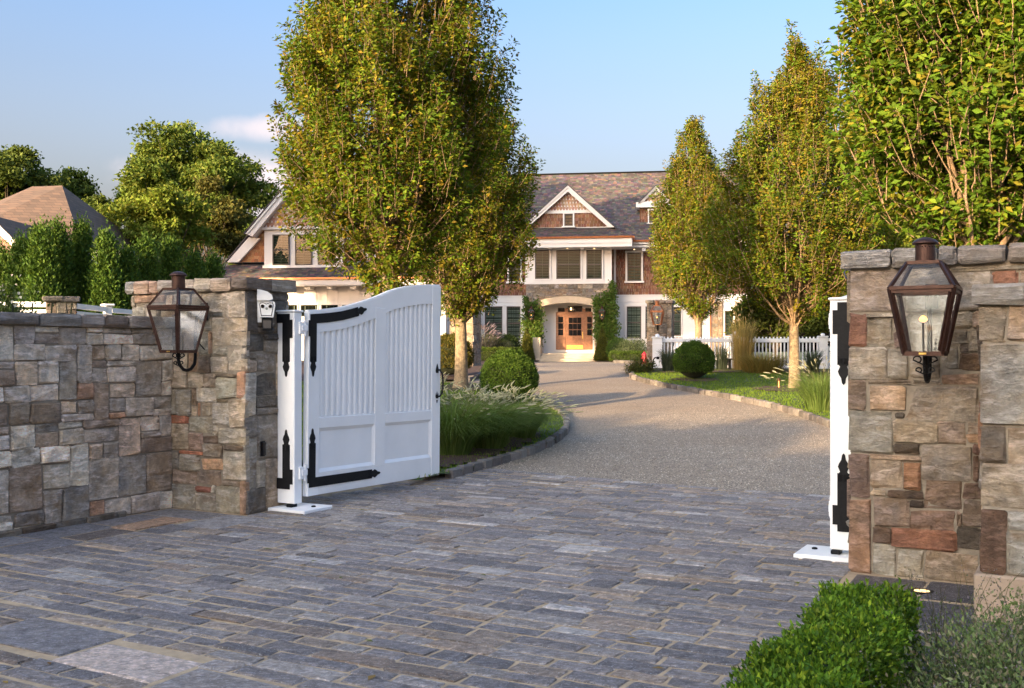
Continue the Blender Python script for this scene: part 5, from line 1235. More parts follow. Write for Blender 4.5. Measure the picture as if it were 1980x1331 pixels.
dbox('kick_plate', 1096, 667.5, 1127.5, 675, .088, .07, M['brass'])
dbox('handle', 1126, 642, 1127.6, 655, .11, .07, M['brass'])
lx, lz = dp(1104, 603); t = thing('porch_lantern', 'round glowing lantern hanging inside the porch arch above the door', 'lantern', (*hw_(hx(1104, .8), .8), hz(1104, 604, .8)), HA)
MB().lathe([(.02, 0), (.14, .06), (.19, .18), (.16, .30), (.05, .38), (.012, .40), (.012, .75)], 10).build('shade', M['glass'], t, True)
MB().lathe([(.02, .10), (.05, .15), (.045, .22), (.01, .27)], 8).build('bulb', M['lampglow'], t, True)
rg = MB()
for z, r in ((.06, .145), (.30, .165)): rg.tube([(r*math.cos(k*.524), r*math.sin(k*.524), z) for k in range(13)], .012, 5)
rg.build('ring', M['copper'], t)
# steps
for i, (a, b, y0, z) in enumerate(((1046, 1152, -.35, 1.46), (1043, 1156, -.70, 1.31), (1012, 1186, -1.25, 1.16))):
    st = MB().cbox(hx(a, y0), hx(b, y0), y0, 1.42 if i == 0 else .02 if i == 1 else -.2, 1.0, z, .02).build('step', M['lime'], house)
for a, b in ((1031, 1046),): MB().cbox(hx(a, -.5), hx(b, -.5), -.75, .0, 1.0, hz(1038, 653, -.5), .02).build('porch_cheek', M['stone'] if 0 else M['lime'], house)
# the bay's upper storey
fx0, fx1, fz0, fz1 = hr(1016, 476, 1181, 546, 0)
bay = MB().box(fx0, fx1, 0, MW, fz0, fz1+.2).build('bay', M['trim'], house)
hbox('bay_sill', 1013, 541, 1183, 549.5, 0, .10, .02, M['trim'], bay)
MB().box(fx1-.001, fx1+.05, .0, .12, fz0, fz1).build('corner_board', M['trim'], bay)
for a, b, g in ((1035, 1063, 'top'), (1076, 1123, None), (1134, 1164, 'top')): window(house, a, 484, b, 540, 0, 2.5, False, True, g)
# skirt roof, fascia, gutter and soffit of the bay
ey = -1.0; ex0, ex1 = hx(1003, ey), hx(1222, ey); ze, zt_ = hz(1100, 459, ey), hz(1100, 440, .25)
MB().box(ex0, ex1, ey+.06, .7, hz(1100, 477, ey)-.03, hz(1100, 470, ey)).build('soffit', M['trim'], house)
MB().box(ex0, ex1, ey+.02, ey+.12, hz(1100, 471, ey), ze-.02).build('fascia', M['trim'], house)
MB().box(ex1-.06, ex1, ey+.1205, .7, hz(1100, 471, ey), ze-.03).build('fascia', M['trim'], house)
g = MB(); gp_ = [(-.06, .0), (.06, .0), (.07, .10), (-.08, .10)]
g.add([(x, ey-.02+a*1.0, ze-.07+b) for x in (ex0, ex1+.06) for a, b in gp_], [(0, 1, 2, 3), (7, 6, 5, 4), (0, 4, 5, 1), (1, 5, 6, 2), (2, 6, 7, 3), (3, 7, 4, 0)])
g.box(ex1, ex1+.12, ey+.051, .62, ze-.07, ze+.03); g.build('gutter', M['bright_copper'], house)
sk = Vector((0, 1.25, zt_-ze)); hs = sk.length; sk.normalize(); nk = Vector((0, -sk.z, sk.y))
MB().add([(ex0, ey, ze-.01), (ex1, ey, ze-.01), (ex1-.9, .26, zt_-.02), (ex0+.3, .26, zt_-.02), (ex1, .9, ze-.01)], [(0, 1, 2, 3), (1, 4, 2)]).build('skirt_roof', M['dark'], house)
shingles('roof_shingles', house, (ex0, ey, ze), sk, (1, 0, 0), nk, ex1-ex0, hs, .15, (.11, .26), lambda h: (0, ex1-ex0-.95*h/hs), ROOFC, M['roof'], 6, k=.62, thick=.03, jit=.2)
dl = MB()
for px in (1046, 1097, 1149, 1226): dl.lathe([(.04, hz(px, 477, ey)-.045), (.04, hz(px, 477, ey)-.03)], 8, (hx(px, -.3), -.3 if px < 1200 else .2))
dl.build('soffit_light', M['lampglow'], house)
for px in (1066, 1127): MB().box(hx(px, 0)-.09, hx(px, 0)+.09, ey+.2, 0, hz(px, 483, -.4), hz(px, 477, -.4)).build('bracket', M['trim'], house)
# main eave right of the bay
e2 = .45
for a, b in ((1224, 1462), (800, 1003)):
    x0, x1 = hx(a, e2), hx(b, e2)
    MB().box(x0, x1, e2, e2+.1, hz(1245, 472, e2), zE-.03).build('fascia', M['trim'], house)
    MB().box(x0, x1, e2+.11, MW+.1, hz(1245, 478, e2), hz(1245, 473, e2)).build('soffit', M['trim'], house)
    g = MB(); g.add([(x, e2-.03+p_, zE-.08+q_) for x in (x0, x1) for p_, q_ in gp_], [(0, 1, 2, 3), (7, 6, 5, 4), (0, 4, 5, 1), (1, 5, 6, 2), (2, 6, 7, 3), (3, 7, 4, 0)]); g.build('gutter', M['bright_copper'], house)
    MB().box(x0, x1, MW-.07, MW, hz(1245, 488, MW), hz(1245, 477, MW)).build('frieze', M['trim'], house)
for px in (1245, 1285): MB().box(hx(px, e2)-.1, hx(px, e2)+.1, e2+.2, MW, hz(px, 485, e2), hz(px, 479, e2)).build('bracket', M['trim'], house)
def gable(apx, apy, lpx, rpx, fpy, ly, tpy, rake, back, seed, over=.35):
    """a front gable: rake boards, shingled face with a diamond-cut top above TPY, roof running back"""
    A = (hx(apx, ly), hz(apx, apy, ly)); L_ = (hx(lpx, ly), hz(lpx, fpy, ly)); R_ = (hx(rpx, ly), hz(rpx, fpy, ly)); w = rake/F*hY(apx, ly)
    gab = MB().prism([L_, R_, (A[0], A[1])], ly, ly+.3).build('gable', M['clad'], house)
    for P_ in (L_, R_):
        sg = -1 if P_ is L_ else 1; d = Vector((P_[0]-A[0], 0, P_[1]-A[1])).normalized(); n = Vector((-d.z*sg, 0, d.x*sg)); n = n if n.z > 0 else -n
        v = [Vector((A[0], 0, A[1])), Vector((P_[0], 0, P_[1])), Vector((P_[0]-sg*w*1.25, 0, P_[1])), Vector((A[0], 0, A[1]-w*1.35))]
        for y0, y1, sc, nm in ((ly-over, ly-over+.08, 1, 'rake_board'), (ly-over-.05, ly-over+.0, .38, 'rake_moulding')):
            q = [v[0], v[1], v[1]+(v[2]-v[1])*sc, v[0]+(v[3]-v[0])*sc]; pts = [(p_.x, p_.z) for p_ in q]; MB().prism(pts if sg > 0 else pts[::-1], y0, y1).build(nm, M['trim'], gab)
        MB().add([(v[0].x, ly-over+.08, v[0].z), (v[1].x, ly-over+.08, v[1].z), (v[1].x, ly, v[1].z), (v[0].x, ly, v[0].z)], [(0, 1, 2, 3)]).build('rake_soffit', M['trim'], gab)
        o_ = .05; r = MB(); r.add([(v[0].x, ly-over-.07, v[0].z+.0), (v[1].x+d.x*.1, ly-over-.07, v[1].z+d.z*.1), (v[1].x+d.x*.1, ly+back, v[1].z+d.z*.1), (v[0].x, ly+back, v[0].z), (v[0].x, ly-over-.07, v[0].z+.07), (v[1].x+d.x*.1, ly-over-.07, v[1].z+d.z*.1+.06), (v[1].x+d.x*.1, ly+back, v[1].z+d.z*.1+.06), (v[0].x, ly+back, v[0].z+.07)], [(0, 1, 2, 3), (7, 6, 5, 4), (0, 4, 5, 1), (1, 5, 6, 2), (3, 7, 4, 0)]); r.build('gable_roof', M['roof_plain'], gab)
    def lim(z): return (L_[0]+(A[0]-L_[0])*(z-L_[1])/(A[1]-L_[1]), R_[0]+(A[0]-R_[0])*(z-R_[1])/(A[1]-R_[1]))
    zt = hz(apx, tpy, ly); ww = w*1.0
    def f1(z0): return lambda h: (lambda a: (a[0]+ww*.6-L_[0], a[1]-ww*.6-L_[0]))(lim(z0+h+.1))
    shingles('wall_shingles', gab, (L_[0], ly-.004, L_[1]), (0, 0, 1), (1, 0, 0), (0, -1, 0), 1, zt-L_[1]-.08, .165, (.10, .22), f1(L_[1]), CEDAR, M['shingle'], seed, k=.82)
    shingles('diamond_shingles', gab, (L_[0], ly-.004, zt+.06), (0, 0, 1), (1, 0, 0), (0, -1, 0), 1, A[1]-zt-.5, .19, (.165, .165), f1(zt+.02), PALE, M['shingle'], seed+1, True, k=.95, thick=.012)
    a, b = lim(zt); MB().box(a+.1, b-.1, ly-.07, ly, zt-.08, zt+.08).build('collar_board', M['trim'], gab)
    return gab
M['roof_plain'] = plain('old_shingle_edge', (.10, .085, .082), .9, .3, 4, .5, 40)
gable(1099, 361, 1012, 1188, 441, .1, 410, 8.5, 5.2, 31)
window(house, 1091.5, 414, 1108, 438, .1, 2.6, True, False, None, False)
# small dormer at the right of the roof
DY = 2.0; x0, x1, z0, z1 = hr(1237, 402, 1300, 440, DY)
dm = MB().box(x0, x1, DY, 6, z0-.3, z1).build('dormer', M['clad'], house)
shingles('wall_shingles', dm, (x0, DY-.004, z0-.2), (0, 0, 1), (1, 0, 0), (0, -1, 0), x1-x0, z1-z0+.2, .165, (.1, .22), lambda h: (0, x1-x0), CEDAR, M['shingle'], 41, k=.62)
MB().box(x0-.2, x1+.2, DY-.3, 6, z1, z1+.28).build('dormer_eave', M['trim'], dm)
gable(1268, 362, 1237, 1299, 393, DY-.1, 392.5, 4, 4, 43, .2)
window(house, 1255, 407, 1276, 432, DY, 2.2, True, True, 'all', False)
# main wall windows
window(house, 1213, 489, 1240, 544, MW, 3.5); window(house, 985, 497, 1006.5, 545, MW, 3.5)
window(house, 1212, 593, 1240, 655, MW, 4, False, True, 'all'); window(house, 1248, 593, 1274, 655, MW, 4, False, True, 'all'); window(house, 1302, 594, 1317, 650, MW, 2, False, True, 'all')
window(house, 938, 593, 972, 658, MW, 4, False, True, 'all', cols_=1); window(house, 980, 593, 1007, 658, MW, 4, False, True, 'all'); window(house, 912, 597, 931, 658, MW, 4, False, True, 'all')
hbox('sunlit_wall', 1320, 574, 1372, 690, MW, .14, 0, M['trim'])
hbox('downspout', 1372, 576, 1375, 690, MW, .16, -.06, M['bright_copper'])
rng = random.Random(22)
for a, b in ((1377, 1398), (1421, 1442), (868, 905)):
    x0, x1, z0, z1 = hr(a, 584 if a > 1000 else 600, b, 690, MW-.1)
    pr_ = MB().box(x0, x1, MW-.1, MW, z0, z1).build('stone_pier', M['mortar'], house)
    for s0, w0, s1, w1, rgb in fill(x1-x0, z1-z0, [], rng, (.25, .5), (.15, .35), [(TANS, 3), (GREYS, 2)], .04, .1):
        put_piece('stone', piece(s1-s0-.02, w1-w0-.02, .04, rng), stone_col(rgb, rng, .85), M['stone'], pr_, (x0+(s0+s1)/2, MW-.1, z0+(w0+w1)/2), 0)
window(house, 1401, 601, 1418, 650, MW, 2, False, True, None, False); window(house, 850, 612, 862, 660, MW, 2, False, True, None)
# ------------------------------------------------------------------ garage wing
GY = -5.0; WX0, WX1 = hx(400, GY), hx(862, GY); ez = hz(540, 539, GY-1.1)
wing = MB().box(WX0, WX1, GY, 3, gz0-.2, ez).build('garage_wing', M['trim'], house)
bt = MB()
for px in range(548, 860, 21): x = hx(px, GY); bt.box(x-.02, x+.02, GY-.02, GY, gz0, ez-.3)
tag(bt.build('batten', M['trim'], wing), kind='stuff')
g0, g1 = hx(378, GY-1.1), hx(880, GY-1.1)
MB().box(g0, g1, GY-1.05, GY+.1, ez-.36, ez-.30).build('soffit', M['trim'], wing)
MB().box(g0, g1, GY-1.08, GY-.98, ez-.30, ez-.02).build('fascia', M['trim'], wing)
MB().box(g0-.05, g1, GY-1.18, GY-1.081, ez-.06, ez+.03).build('gutter', M['bright_copper'], wing)
for px in (566, 604, 646, 690, 734): MB().prism([(hx(px, GY)-.13, ez-.52), (hx(px, GY)+.13, ez-.52), (hx(px, GY)+.16, ez-.361), (hx(px, GY)-.16, ez-.361)], GY-.75, GY).build('bracket', M['trim'], wing)
zk = hz(540, 512, GY+.1); sk = Vector((0, 1.25, zk-ez)); hs = sk.length; sk.normalize(); nk = Vector((0, -sk.z, sk.y)); kx0 = hx(441, GY+.1)
MB().add([(g0, GY-1.1, ez), (g1, GY-1.1, ez), (g1, GY+.15, zk-.01), (kx0, GY+.15, zk-.01), (g0, 3, ez), (kx0, 3, zk)], [(0, 1, 2, 3), (4, 0, 3, 5)]).build('skirt_roof', M['roof_plain'], wing)
shingles('roof_shingles', wing, (g0, GY-1.1, ez+.01), sk, (1, 0, 0), nk, g1-g0, hs, .15, (.11, .26), lambda h: ((kx0-g0)*h/hs, g1-g0), ROOFC, M['roof'], 7, k=.62, thick=.03, jit=.2)
# its tall gable: a lower shingled face and an upper one standing proud
def wp(px, py, ly): return (hx(px, ly), hz(px, py, ly))
Lo = wp(442, 508, GY+.1); Ap = wp(588, 327, GY+.1); Ro = (2*Ap[0]-Lo[0], Lo[1])
gb = MB().prism([Lo, Ro, Ap], GY+.1, GY+.5).build('wing_gable', M['clad'], wing)
for sg in (-1, 1):
    e_ = Lo if sg < 0 else Ro; m = lambda p_: (p_[0], p_[1]) if sg < 0 else (2*Ap[0]-p_[0], p_[1])
    pl_ = [m(Lo), m((Lo[0]+.62, Lo[1])), m(wp(506, 462, GY+.1)), m(wp(484, 460, GY+.1))]; MB().prism(pl_ if sg < 0 else pl_[::-1], GY-.12, GY+.1).build('rake_board', M['trim'], gb)
    U0, U1, U2, U3 = wp(477, 453, GY-.5), wp(588, 321, GY-.5), wp(588, 340, GY-.5), wp(489, 458, GY-.5); q = [m(U0), m(U3), m(U2), m(U1)]; MB().prism(q if sg < 0 else q[::-1], GY-.62, GY-.50).build('rake_board', M['trim'], gb)
    q2 = [m(U0), m((U0[0]+.12, U0[1]+.0)), m((U1[0], U1[1]-.16)), m(U1)]; MB().prism(q2 if sg < 0 else q2[::-1], GY-.68, GY-.62).build('rake_moulding', M['trim'], gb)
    MB().add([(*[m(U3)[0]], GY-.5, U3[1]), (m(U2)[0], GY-.5, U2[1]), (m(U2)[0], GY+.1, U2[1]), (m(U3)[0], GY+.1, U3[1])], [(0, 1, 2, 3)]).build('rake_soffit', M['trim'], gb)
    ro = MB(); a_, b_ = m((U0[0]-.08, U0[1]-.02)), m((U1[0], U1[1]+.02)); ro.add([(a_[0], GY-.7, a_[1]), (b_[0], GY-.7, b_[1]), (b_[0], 8, b_[1]), (a_[0], 8, a_[1]), (a_[0], GY-.7, a_[1]+.07), (b_[0], GY-.7, b_[1]+.07), (b_[0], 8, b_[1]+.07), (a_[0], 8, a_[1]+.07)], [(0, 1, 2, 3), (7, 6, 5, 4), (0, 4, 5, 1), (2, 6, 7, 3), (3, 7, 4, 0)]); ro.build('gable_roof', M['roof_plain'], gb)
    c_, d_ = m((Lo[0]-.06, Lo[1])), m(wp(484, 455, GY+.1)); ro = MB(); ro.add([(c_[0], GY-.14, c_[1]), (d_[0], GY-.14, d_[1]), (d_[0], 8, d_[1]), (c_[0], 8, c_[1]), (c_[0], GY-.14, c_[1]+.07), (d_[0], GY-.14, d_[1]+.07)], [(0, 1, 2, 3), (0, 4, 5, 1)]); ro.build('gable_roof', M['roof_plain'], gb)
def wl_(z): k = (z-Lo[1])/(Ap[1]-Lo[1]); return Lo[0]+(Ap[0]-Lo[0])*k, Ro[0]+(Ap[0]-Ro[0])*k
zc_ = hz(540, 443, GY-.3)
shingles('wall_shingles', gb, (Lo[0], GY+.096, Lo[1]), (0, 0, 1), (1, 0, 0), (0, -1, 0), 1, zc_-Lo[1], .165, (.1, .24), lambda h: tuple(q-Lo[0] for q in wl_(Lo[1]+h+.1)), [lin(*c) for c in ((178,130,92),(164,114,80),(190,146,108),(150,104,76))], M['shingle'], 51, k=.85)
shingles('diamond_shingles', gb, (Lo[0], GY-.25, zc_+.08), (0, 0, 1), (1, 0, 0), (0, -1, 0), 1, Ap[1]-zc_-.7, .235, (.20, .20), lambda h: (wl_(zc_+h+.2)[0]-Lo[0]+.1, wl_(zc_+h+.2)[1]-Lo[0]-.1), PALE, M['shingle'], 52, True, k=.95, thick=.012)
a, b = wl_(zc_); MB().prism([(a+.2, zc_), (b-.2, zc_), (Ap[0], Ap[1]-.3)], GY-.245, GY+.1).build('upper_gable', M['clad'], gb)
MB().box(a+.15, b-.1, GY-.30, GY+.1, zc_-.02, zc_+.10).build('collar_board', M['trim'], gb)
x0, x1, z0, z1 = hr(511, 445, 665, 514, GY-.15); MB().box(x0, x1, GY-.15, GY+.1, z0, z1).build('window_surround', M['trim'], gb)
hbox('window_sill', 509, 513, 667, 518, GY-.15, .1, .1, M['trim'], gb)
for a, b in ((528, 560.5), (571.5, 604), (615.5, 648)): window(house, a, 454, b, 513.5, GY-.15, 0, False, True, 'top')
for px in (541, 580, 620, 660, 700, 740, 780, 820): window(house, px+2, 590, px+34, 612, GY, 2, False, False, 'all', False, .05, 3)

# ------------------------------------------------------------------ things at the house
def ivy(label, pts, n, seed, L=.11):
    """pts: (px, py, ly, radius) blots of leaves on the porch wall"""
    rs = np.random.RandomState(seed); P = []
    for px, py, ly, r, k in pts:
        m = int(n*k); c = np.array([hx(px, ly), ly, hz(px, py, ly)]); P.append(c+rs.normal(0, 1, (m, 3))*np.array([r*.5, .035, r*.9]))
    P = np.concatenate(P); P[:, 1] -= np.abs(rs.normal(0, .05, len(P)))
    t = thing('ivy', label, 'climbing plant', (HO.x, HO.y, 0), HA); D = unit(rs.normal(0, .6, (len(P), 3))+np.array([0, -.5, -.6])); N_ = unit(rs.normal(0, .5, (len(P), 3))+np.array([0, -1, .3]))
    leaf_obj('leaves', P, D, N_, L*rs.uniform(.7, 1.3, len(P)), cols(rs, len(P), [(.065,.125,.018),(.085,.150,.022),(.050,.095,.014),(.11,.14,.03)]), M['box'], t, .8)
    st = MB(); q = [(hx(p_[0], p_[2]), p_[2]-.03, hz(p_[0], p_[1], p_[2])) for p_ in pts]
    for a, b in zip(q, q[1:]): st.tube([a, b], .012, 4)
    st.build('stems', M['core'], t); return t
ivy('ivy climbing the stone porch left of the front door', [(1024, 680, -.1, .32, 1), (1022, 650, -.1, .35, 1.2), (1021, 620, -.1, .33, 1.1), (1034, 640, -.1, .38, 1), (1040, 615, -.1, .32, .9), (1043, 650, -.1, .25, .6), (1020, 596, -.1, .22, .5), (1032, 596, -.1, .3, .5), (1016, 580, -.1, .12, .2)], 520, 71)
ivy('tall ivy climbing the porch corner right of the front door', [(1187, 688, -.1, .2, .6), (1186, 660, -.1, .28, 1), (1186, 630, -.1, .3, 1), (1186, 600, -.1, .26, 1), (1184, 575, -.1, .24, .8), (1184, 556, -.1, .18, .5), (1172, 640, -.1, .34, 1), (1170, 615, -.1, .36, 1.1), (1158, 640, -.1, .30, .9), (1160, 612, -.1, .3, .8), (1165, 590, -.1, .28, .6), (1153, 583, -.1, .2, .35), (1172, 575, -.1, .2, .3), (1176, 680, -.1, .2, .5)], 520, 72)
for px, lab in ((1027.5, 'small copper lantern in the ivy left of the front door'), (1164, 'small copper lantern in the ivy right of the front door')):
    x, y = hw_(hx(px, -.35), -.35); lantern(lab, x, y, hz(px, 617, -.35), HA, .92, .30, 1, 'lanterns at the front door')
for px, lab in ((1019, 'slim clipped cone shrub left of the front steps'), (1164, 'clipped cone shrub right of the front steps')):
    x, y = hw_(hx(px, -1.3), -1.3); shrub('cone_shrub', lab, 'shrub', x, y, 'cone', (.42, 0, 1.75), 9000, .055, [(.085,.095,.014),(.065,.085,.012),(.11,.11,.02)], None, int(px), 'cone shrubs at the steps', jit=.02)
x, y = at(958, 690, 50).x, 50; shrub('clipped_hedge', 'low clipped hedge before the windows left of the front door', 'hedge', x, y, 'box', (2.6, .9, .62), 16000, .055, [(.075,.115,.016),(.055,.095,.012),(.095,.13,.02)], None, 81, rz=R(6), jit=.02)
x, y = at(1217, 690, 51).x, 51; shrub('clipped_hedge', 'low clipped hedge right of the front steps', 'hedge', x, y, 'box', (1.9, .8, .45), 9000, .055, [(.065,.105,.016),(.05,.09,.012)], None, 82, rz=HA, jit=.02)
x, y = at(1222, 685, 52.5).x, 52.5; shrub('flowering_shrub', 'grey-green rounded shrub behind the low hedge right of the door', 'shrub', x, y, 'loose', (.95, .7, 1.15), 9000, .07, [(.085,.115,.055),(.10,.13,.065),(.07,.10,.045)], None, 83, tuft=.7)
x, y = at(1196, 685, 53.2).x, 53.2; shrub('round_shrub', 'dark round shrub against the ivy right of the door', 'shrub', x, y, 'ball', (.6, .6, 1.1), 5000, .06, BOXD, None, 84)
x, y = at(979, 680, 52.5).x, 52.5; shrub('round_shrub', 'dark round shrub under the windows left of the door', 'shrub', x, y, 'ball', (.72, .6, 1.3), 6000, .06, [(.04,.07,.014),(.055,.085,.018)], None, 85)
x, y = at(930, 690, 51.5).x, 51.5; grass('lavender_grass', 'hazy lavender-grey grass behind the low hedge left of the door', x, y, 1500, 1.7, .9, [(.17,.155,.165),(.14,.14,.12),(.11,.13,.07)], 86, 120, [(.24,.20,.23),(.2,.17,.2)], erect=.5, base=.6, wd=.014, pl=(.2, .4))
x, y = at(955, 690, 52).x, 52; grass('strap_leaf_plant', 'pale strap-leaved plant behind the low hedge', x, y, 220, 1.35, .7, [(.22,.20,.12),(.15,.16,.08)], 87, 0, None, erect=.5, base=.2, wd=.035)
t = thing('path_light', 'small copper path light at the end of the low hedge', 'path light', (at(996, 690, 47.5).x, 47.5, 1.06))
MB().lathe([(.022, 0), (.022, .42)], 8).build('stem', M['bright_copper'], t); MB().lathe([(.14, .40), (.10, .45), (.03, .50), (.01, .52)], 12).build('hood', M['bright_copper'], t)
x, y = ground_at(1506, 758); t = thing('path_light', 'stubby copper path light beside the trunk on the lawn', 'path light', (x, y, terrain(x, y)+.06))
MB().lathe([(.025, 0), (.025, .24)], 8).build('stem', M['bright_copper'], t); MB().lathe([(.045, .20), (.045, .25), (.02, .27)], 10).build('hood', M['copper'], t)
x, y = ground_at(1262, 723); t = thing('hooked_spout', 'black hooked pipe standing by the picket fence end post', 'pipe', (x, y, terrain(x, y)))
MB().tube([(0, 0, 0), (0, 0, .25), (.02, -.02, .42), (.07, -.05, .47), (.13, -.08, .46)], .018, 6).build('pipe', M['iron'], t); MB().cbox(.10, .18, -.12, -.05, .42, .50, .01).build('mouth', M['iron'], t)
x, y = ground_at(1411, 721); t = thing('garden_tap', 'dark garden tap on a post in front of the picket fence', 'tap', (x, y, terrain(x, y)))
MB().cbox(-.035, .035, -.035, .035, 0, .42).build('post', M['iron'], t); MB().tube([(-.10, 0, .40), (.10, 0, .40)], .02, 6).build('tap_head', M['iron'], t)
x, y = at(1246, 700, 42).x, 42; t = thing('hydrant', 'small red hydrant beside the lantern pillar', 'hydrant', (x, y, 1.03)); t.scale = (.8, .8, .85)
MB().lathe([(.13, 0), (.13, .05), (.10, .07), (.10, .40), (.15, .42), (.15, .46), (.11, .52), (.05, .58), (.02, .62)], 12).build('body', M['red'], t); mb = MB(); mb.tube([(-.19, 0, .30), (.19, 0, .30)], .055, 8); mb.build('outlet', M['red'], t)

# ------------------------------------------------------------------ inner pillars, picket fence
rng = random.Random(33)
def inner_pillar(label, px0, px1, pyb, Y, seed, h=2.2, rz=R(-14), dep=.8):
    rng = random.Random(seed); w = (px1-px0)/F*Y; x = ((px0+px1)/2-CX)/F*Y; z0 = terrain(x, Y)-.03; t = thing('lantern_pillar', label, 'stone pillar', (x, Y, z0), rz, 'pillars at the inner court')
    MB().box(-w/2+.03, w/2-.03, .03, dep-.03, -.1, h-.1).build('core', M['mortar'], t); mix = [(TANS, 4), (GREYS, 3), (RUSTS, .2)]
    lay(t, fill(w, h-.11, [], rng, (.2, .45), (.15, .32), mix, .03), (-w/2, .05, 0), 0, rng, k=.9)
    lay(t, fill(dep, h-.11, [], rng, (.2, .4), (.15, .32), mix, .03), (w/2-.05, 0, 0), R(90), rng, k=.9); lay(t, fill(dep, h-.11, [], rng, (.2, .4), (.15, .32), mix, .03), (-w/2+.05, dep, 0), R(-90), rng, k=.9)
    caps(t, w+.1, h-.11, h, (-w/2-.05, dep/2, 0), 0, rng, dep/2+.05, mix, (.25, .45)); caps(t, w+.1, h-.109, h-.001, (w/2+.05, dep/2+.002, 0), R(180), rng, dep/2+.05, mix, (.25, .45)); return t
inner_pillar('stone pillar with a copper lantern at the inner end of the picket fence', 1251, 1298, 715, 32.6, 91)
inner_pillar('stone pillar half hidden behind the sunlit tree trunk', 868, 916, 715, 34, 92, 2.25, R(-18))
Yl = 32.2; lantern('copper gas lantern with its shadow beside it, on the picket fence pillar', (1271-CX)/F*Yl, Yl, EYE+(HY-628)/F*Yl, R(-14), 1, .38, 1, 'wall lanterns', None, True)
Yl = 33.8; lantern('dark lantern peeping out left of the sunlit tree trunk', (880-CX)/F*Yl, Yl, EYE+(HY-622)/F*Yl, R(60), .9, .34, 0, 'wall lanterns')
def picket_run(label, pxs, Y0, Y1, name='picket_fence', top=1.06, low=False):
    """a run of pickets between two posts, each picket its own piece"""
    p0, p1 = pxs; A = Vector(((p0-CX)/F*Y0, Y0)); B = Vector(((p1-CX)/F*Y1, Y1)); L = (B-A).length; an = math.atan2(B.y-A.y, B.x-A.x); z0 = terrain(A.x, A.y)-.02
    t = thing(name, label, 'fence', (A.x, A.y, z0), an, 'white picket fence'); n = int(L/.104); w = .045; me = None
    for i in range(n):
        x = (i+.5)*L/n
        if me is None:
            o = MB().cbox(-w/2, w/2, -.012, .012, .08, top, .006).build('picket', M['white'], t, loc=(x, 0, 0)); me = o.data
        else: link(me, 'picket', M['white'], t, (x, 0, 0))
    for z, h in ((.10, .09), (top-.17, .12)): MB().cbox(.0, L, .013, .055, z, z+h, .005).build('rail', M['white'], t)
    MB().cbox(.0, L, -.035, -.013, top-.165, top-.06, .005).build('rail', M['white'], t)
    return t
def fence_post(label, px, Y, w=.20, h=1.10):
    x = (px-CX)/F*Y; t = thing('fence_post', label, 'fence post', (x, Y, terrain(x, Y)-.02), R(-4), 'white picket fence')
    MB().cbox(-w/2, w/2, -w/2, w/2, 0, h, .008).build('post', M['white'], t); MB().cbox(-w/2-.025, w/2+.025, -w/2-.025, w/2+.025, h, h+.045, .012).build('cap', M['white'], t)
    MB().cbox(-w/2-.012, w/2+.012, -w/2-.012, w/2+.012, h-.20, h-.17, .006).build('collar', M['white'], t)
    MB().lathe([(.05, h+.045), (.07, h+.075), (.05, h+.115), (.01, h+.13)], 10).build('finial', M['white'], t); return t
fence_post('broad panelled white fence post beside the lantern pillar', 1271, 31.3, .28, 1.02); fence_post('middle white post of the picket fence', 1421, 31.2, .22); fence_post('white picket fence post beside the little garden gate', 1591, 31.0, .24, 1.05)
picket_run('white picket fence behind the ball shrub', (1281, 1414), 31.3, 31.2); picket_run('white picket fence behind the tawny grass and pale trunk', (1429, 1584), 31.2, 31.0)
g = picket_run('low white picket gate between the fence post and the right gate post', (1599, 1660), 31.0, 30.4, 'picket_gate', .82); g['category'] = 'gate'
MB().bar((0, -.03, 1.0), (1.0, -.03, .80), .05, .09).build('brace', M['white'], g); MB().cbox(.02, .16, -.07, -.03, .80, .87).build('latch', M['iron'], g)
# ------------------------------------------------------------------ behind the left wall: panel fence, pier, flowers
def panel_run(label, p0, y0, Y0, p1, y1, Y1, h=1.9):
    A = at(p0, y0, Y0); B = at(p1, y1, Y1); L = (B.xy-A.xy).length; an = math.atan2(B.y-A.y, B.x-A.x); t = thing('panel_fence', label, 'fence', (A.x, A.y, A.z-h), an, 'white panel fence'); s = (B.z-A.z)/L; n = max(1, int(L/.16))
    for i in range(n):
        a, b = i*L/n, (i+1)*L/n-.006; MB().prism([(a, 0), (b, 0), (b, h-.2+b*s), (a, h-.2+a*s)], .01, .03).build('board', M['white'], t)
    for z, hh, y_ in ((h-.10, .10, -.04), (h-.22, .07, -.02)): MB().prism([(0, z), (L, z+L*s), (L, z+hh+L*s), (0, z+hh)], y_, .05).build('rail', M['white'], t)
    return t
panel_run('white panel fence at the far left, left of the little stone pier', -60, 584, 20.2, 92, 584, 20.2); panel_run('white panel fence running back from the little stone pier to its post', 145, 587, 20.3, 203, 594, 22.2); panel_run('white panel fence between its post and the left gate pillar', 214, 596, 22.5, 330, 606, 26)
P_ = at(208, 588, 22.3); t = thing('fence_post', 'white capped post of the panel fence', 'fence post', (P_.x, P_.y, P_.z-2.0), R(40)); MB().cbox(-.075, .075, -.075, .075, 0, 1.95).build('post', M['white'], t); MB().cbox(-.12, .12, -.12, .12, 1.95, 2.0, .015).build('cap', M['white'], t)
P_ = at(117, 575, 20.0); t = thing('fence_pier', 'small capped stone pier in the white panel fence', 'stone pier', (P_.x, P_.y, P_.z-2.2), R(28)); rng = random.Random(35)
MB().box(-.24, .24, -.24, .24, 0, 2.1).build('core', M['mortar'], t)
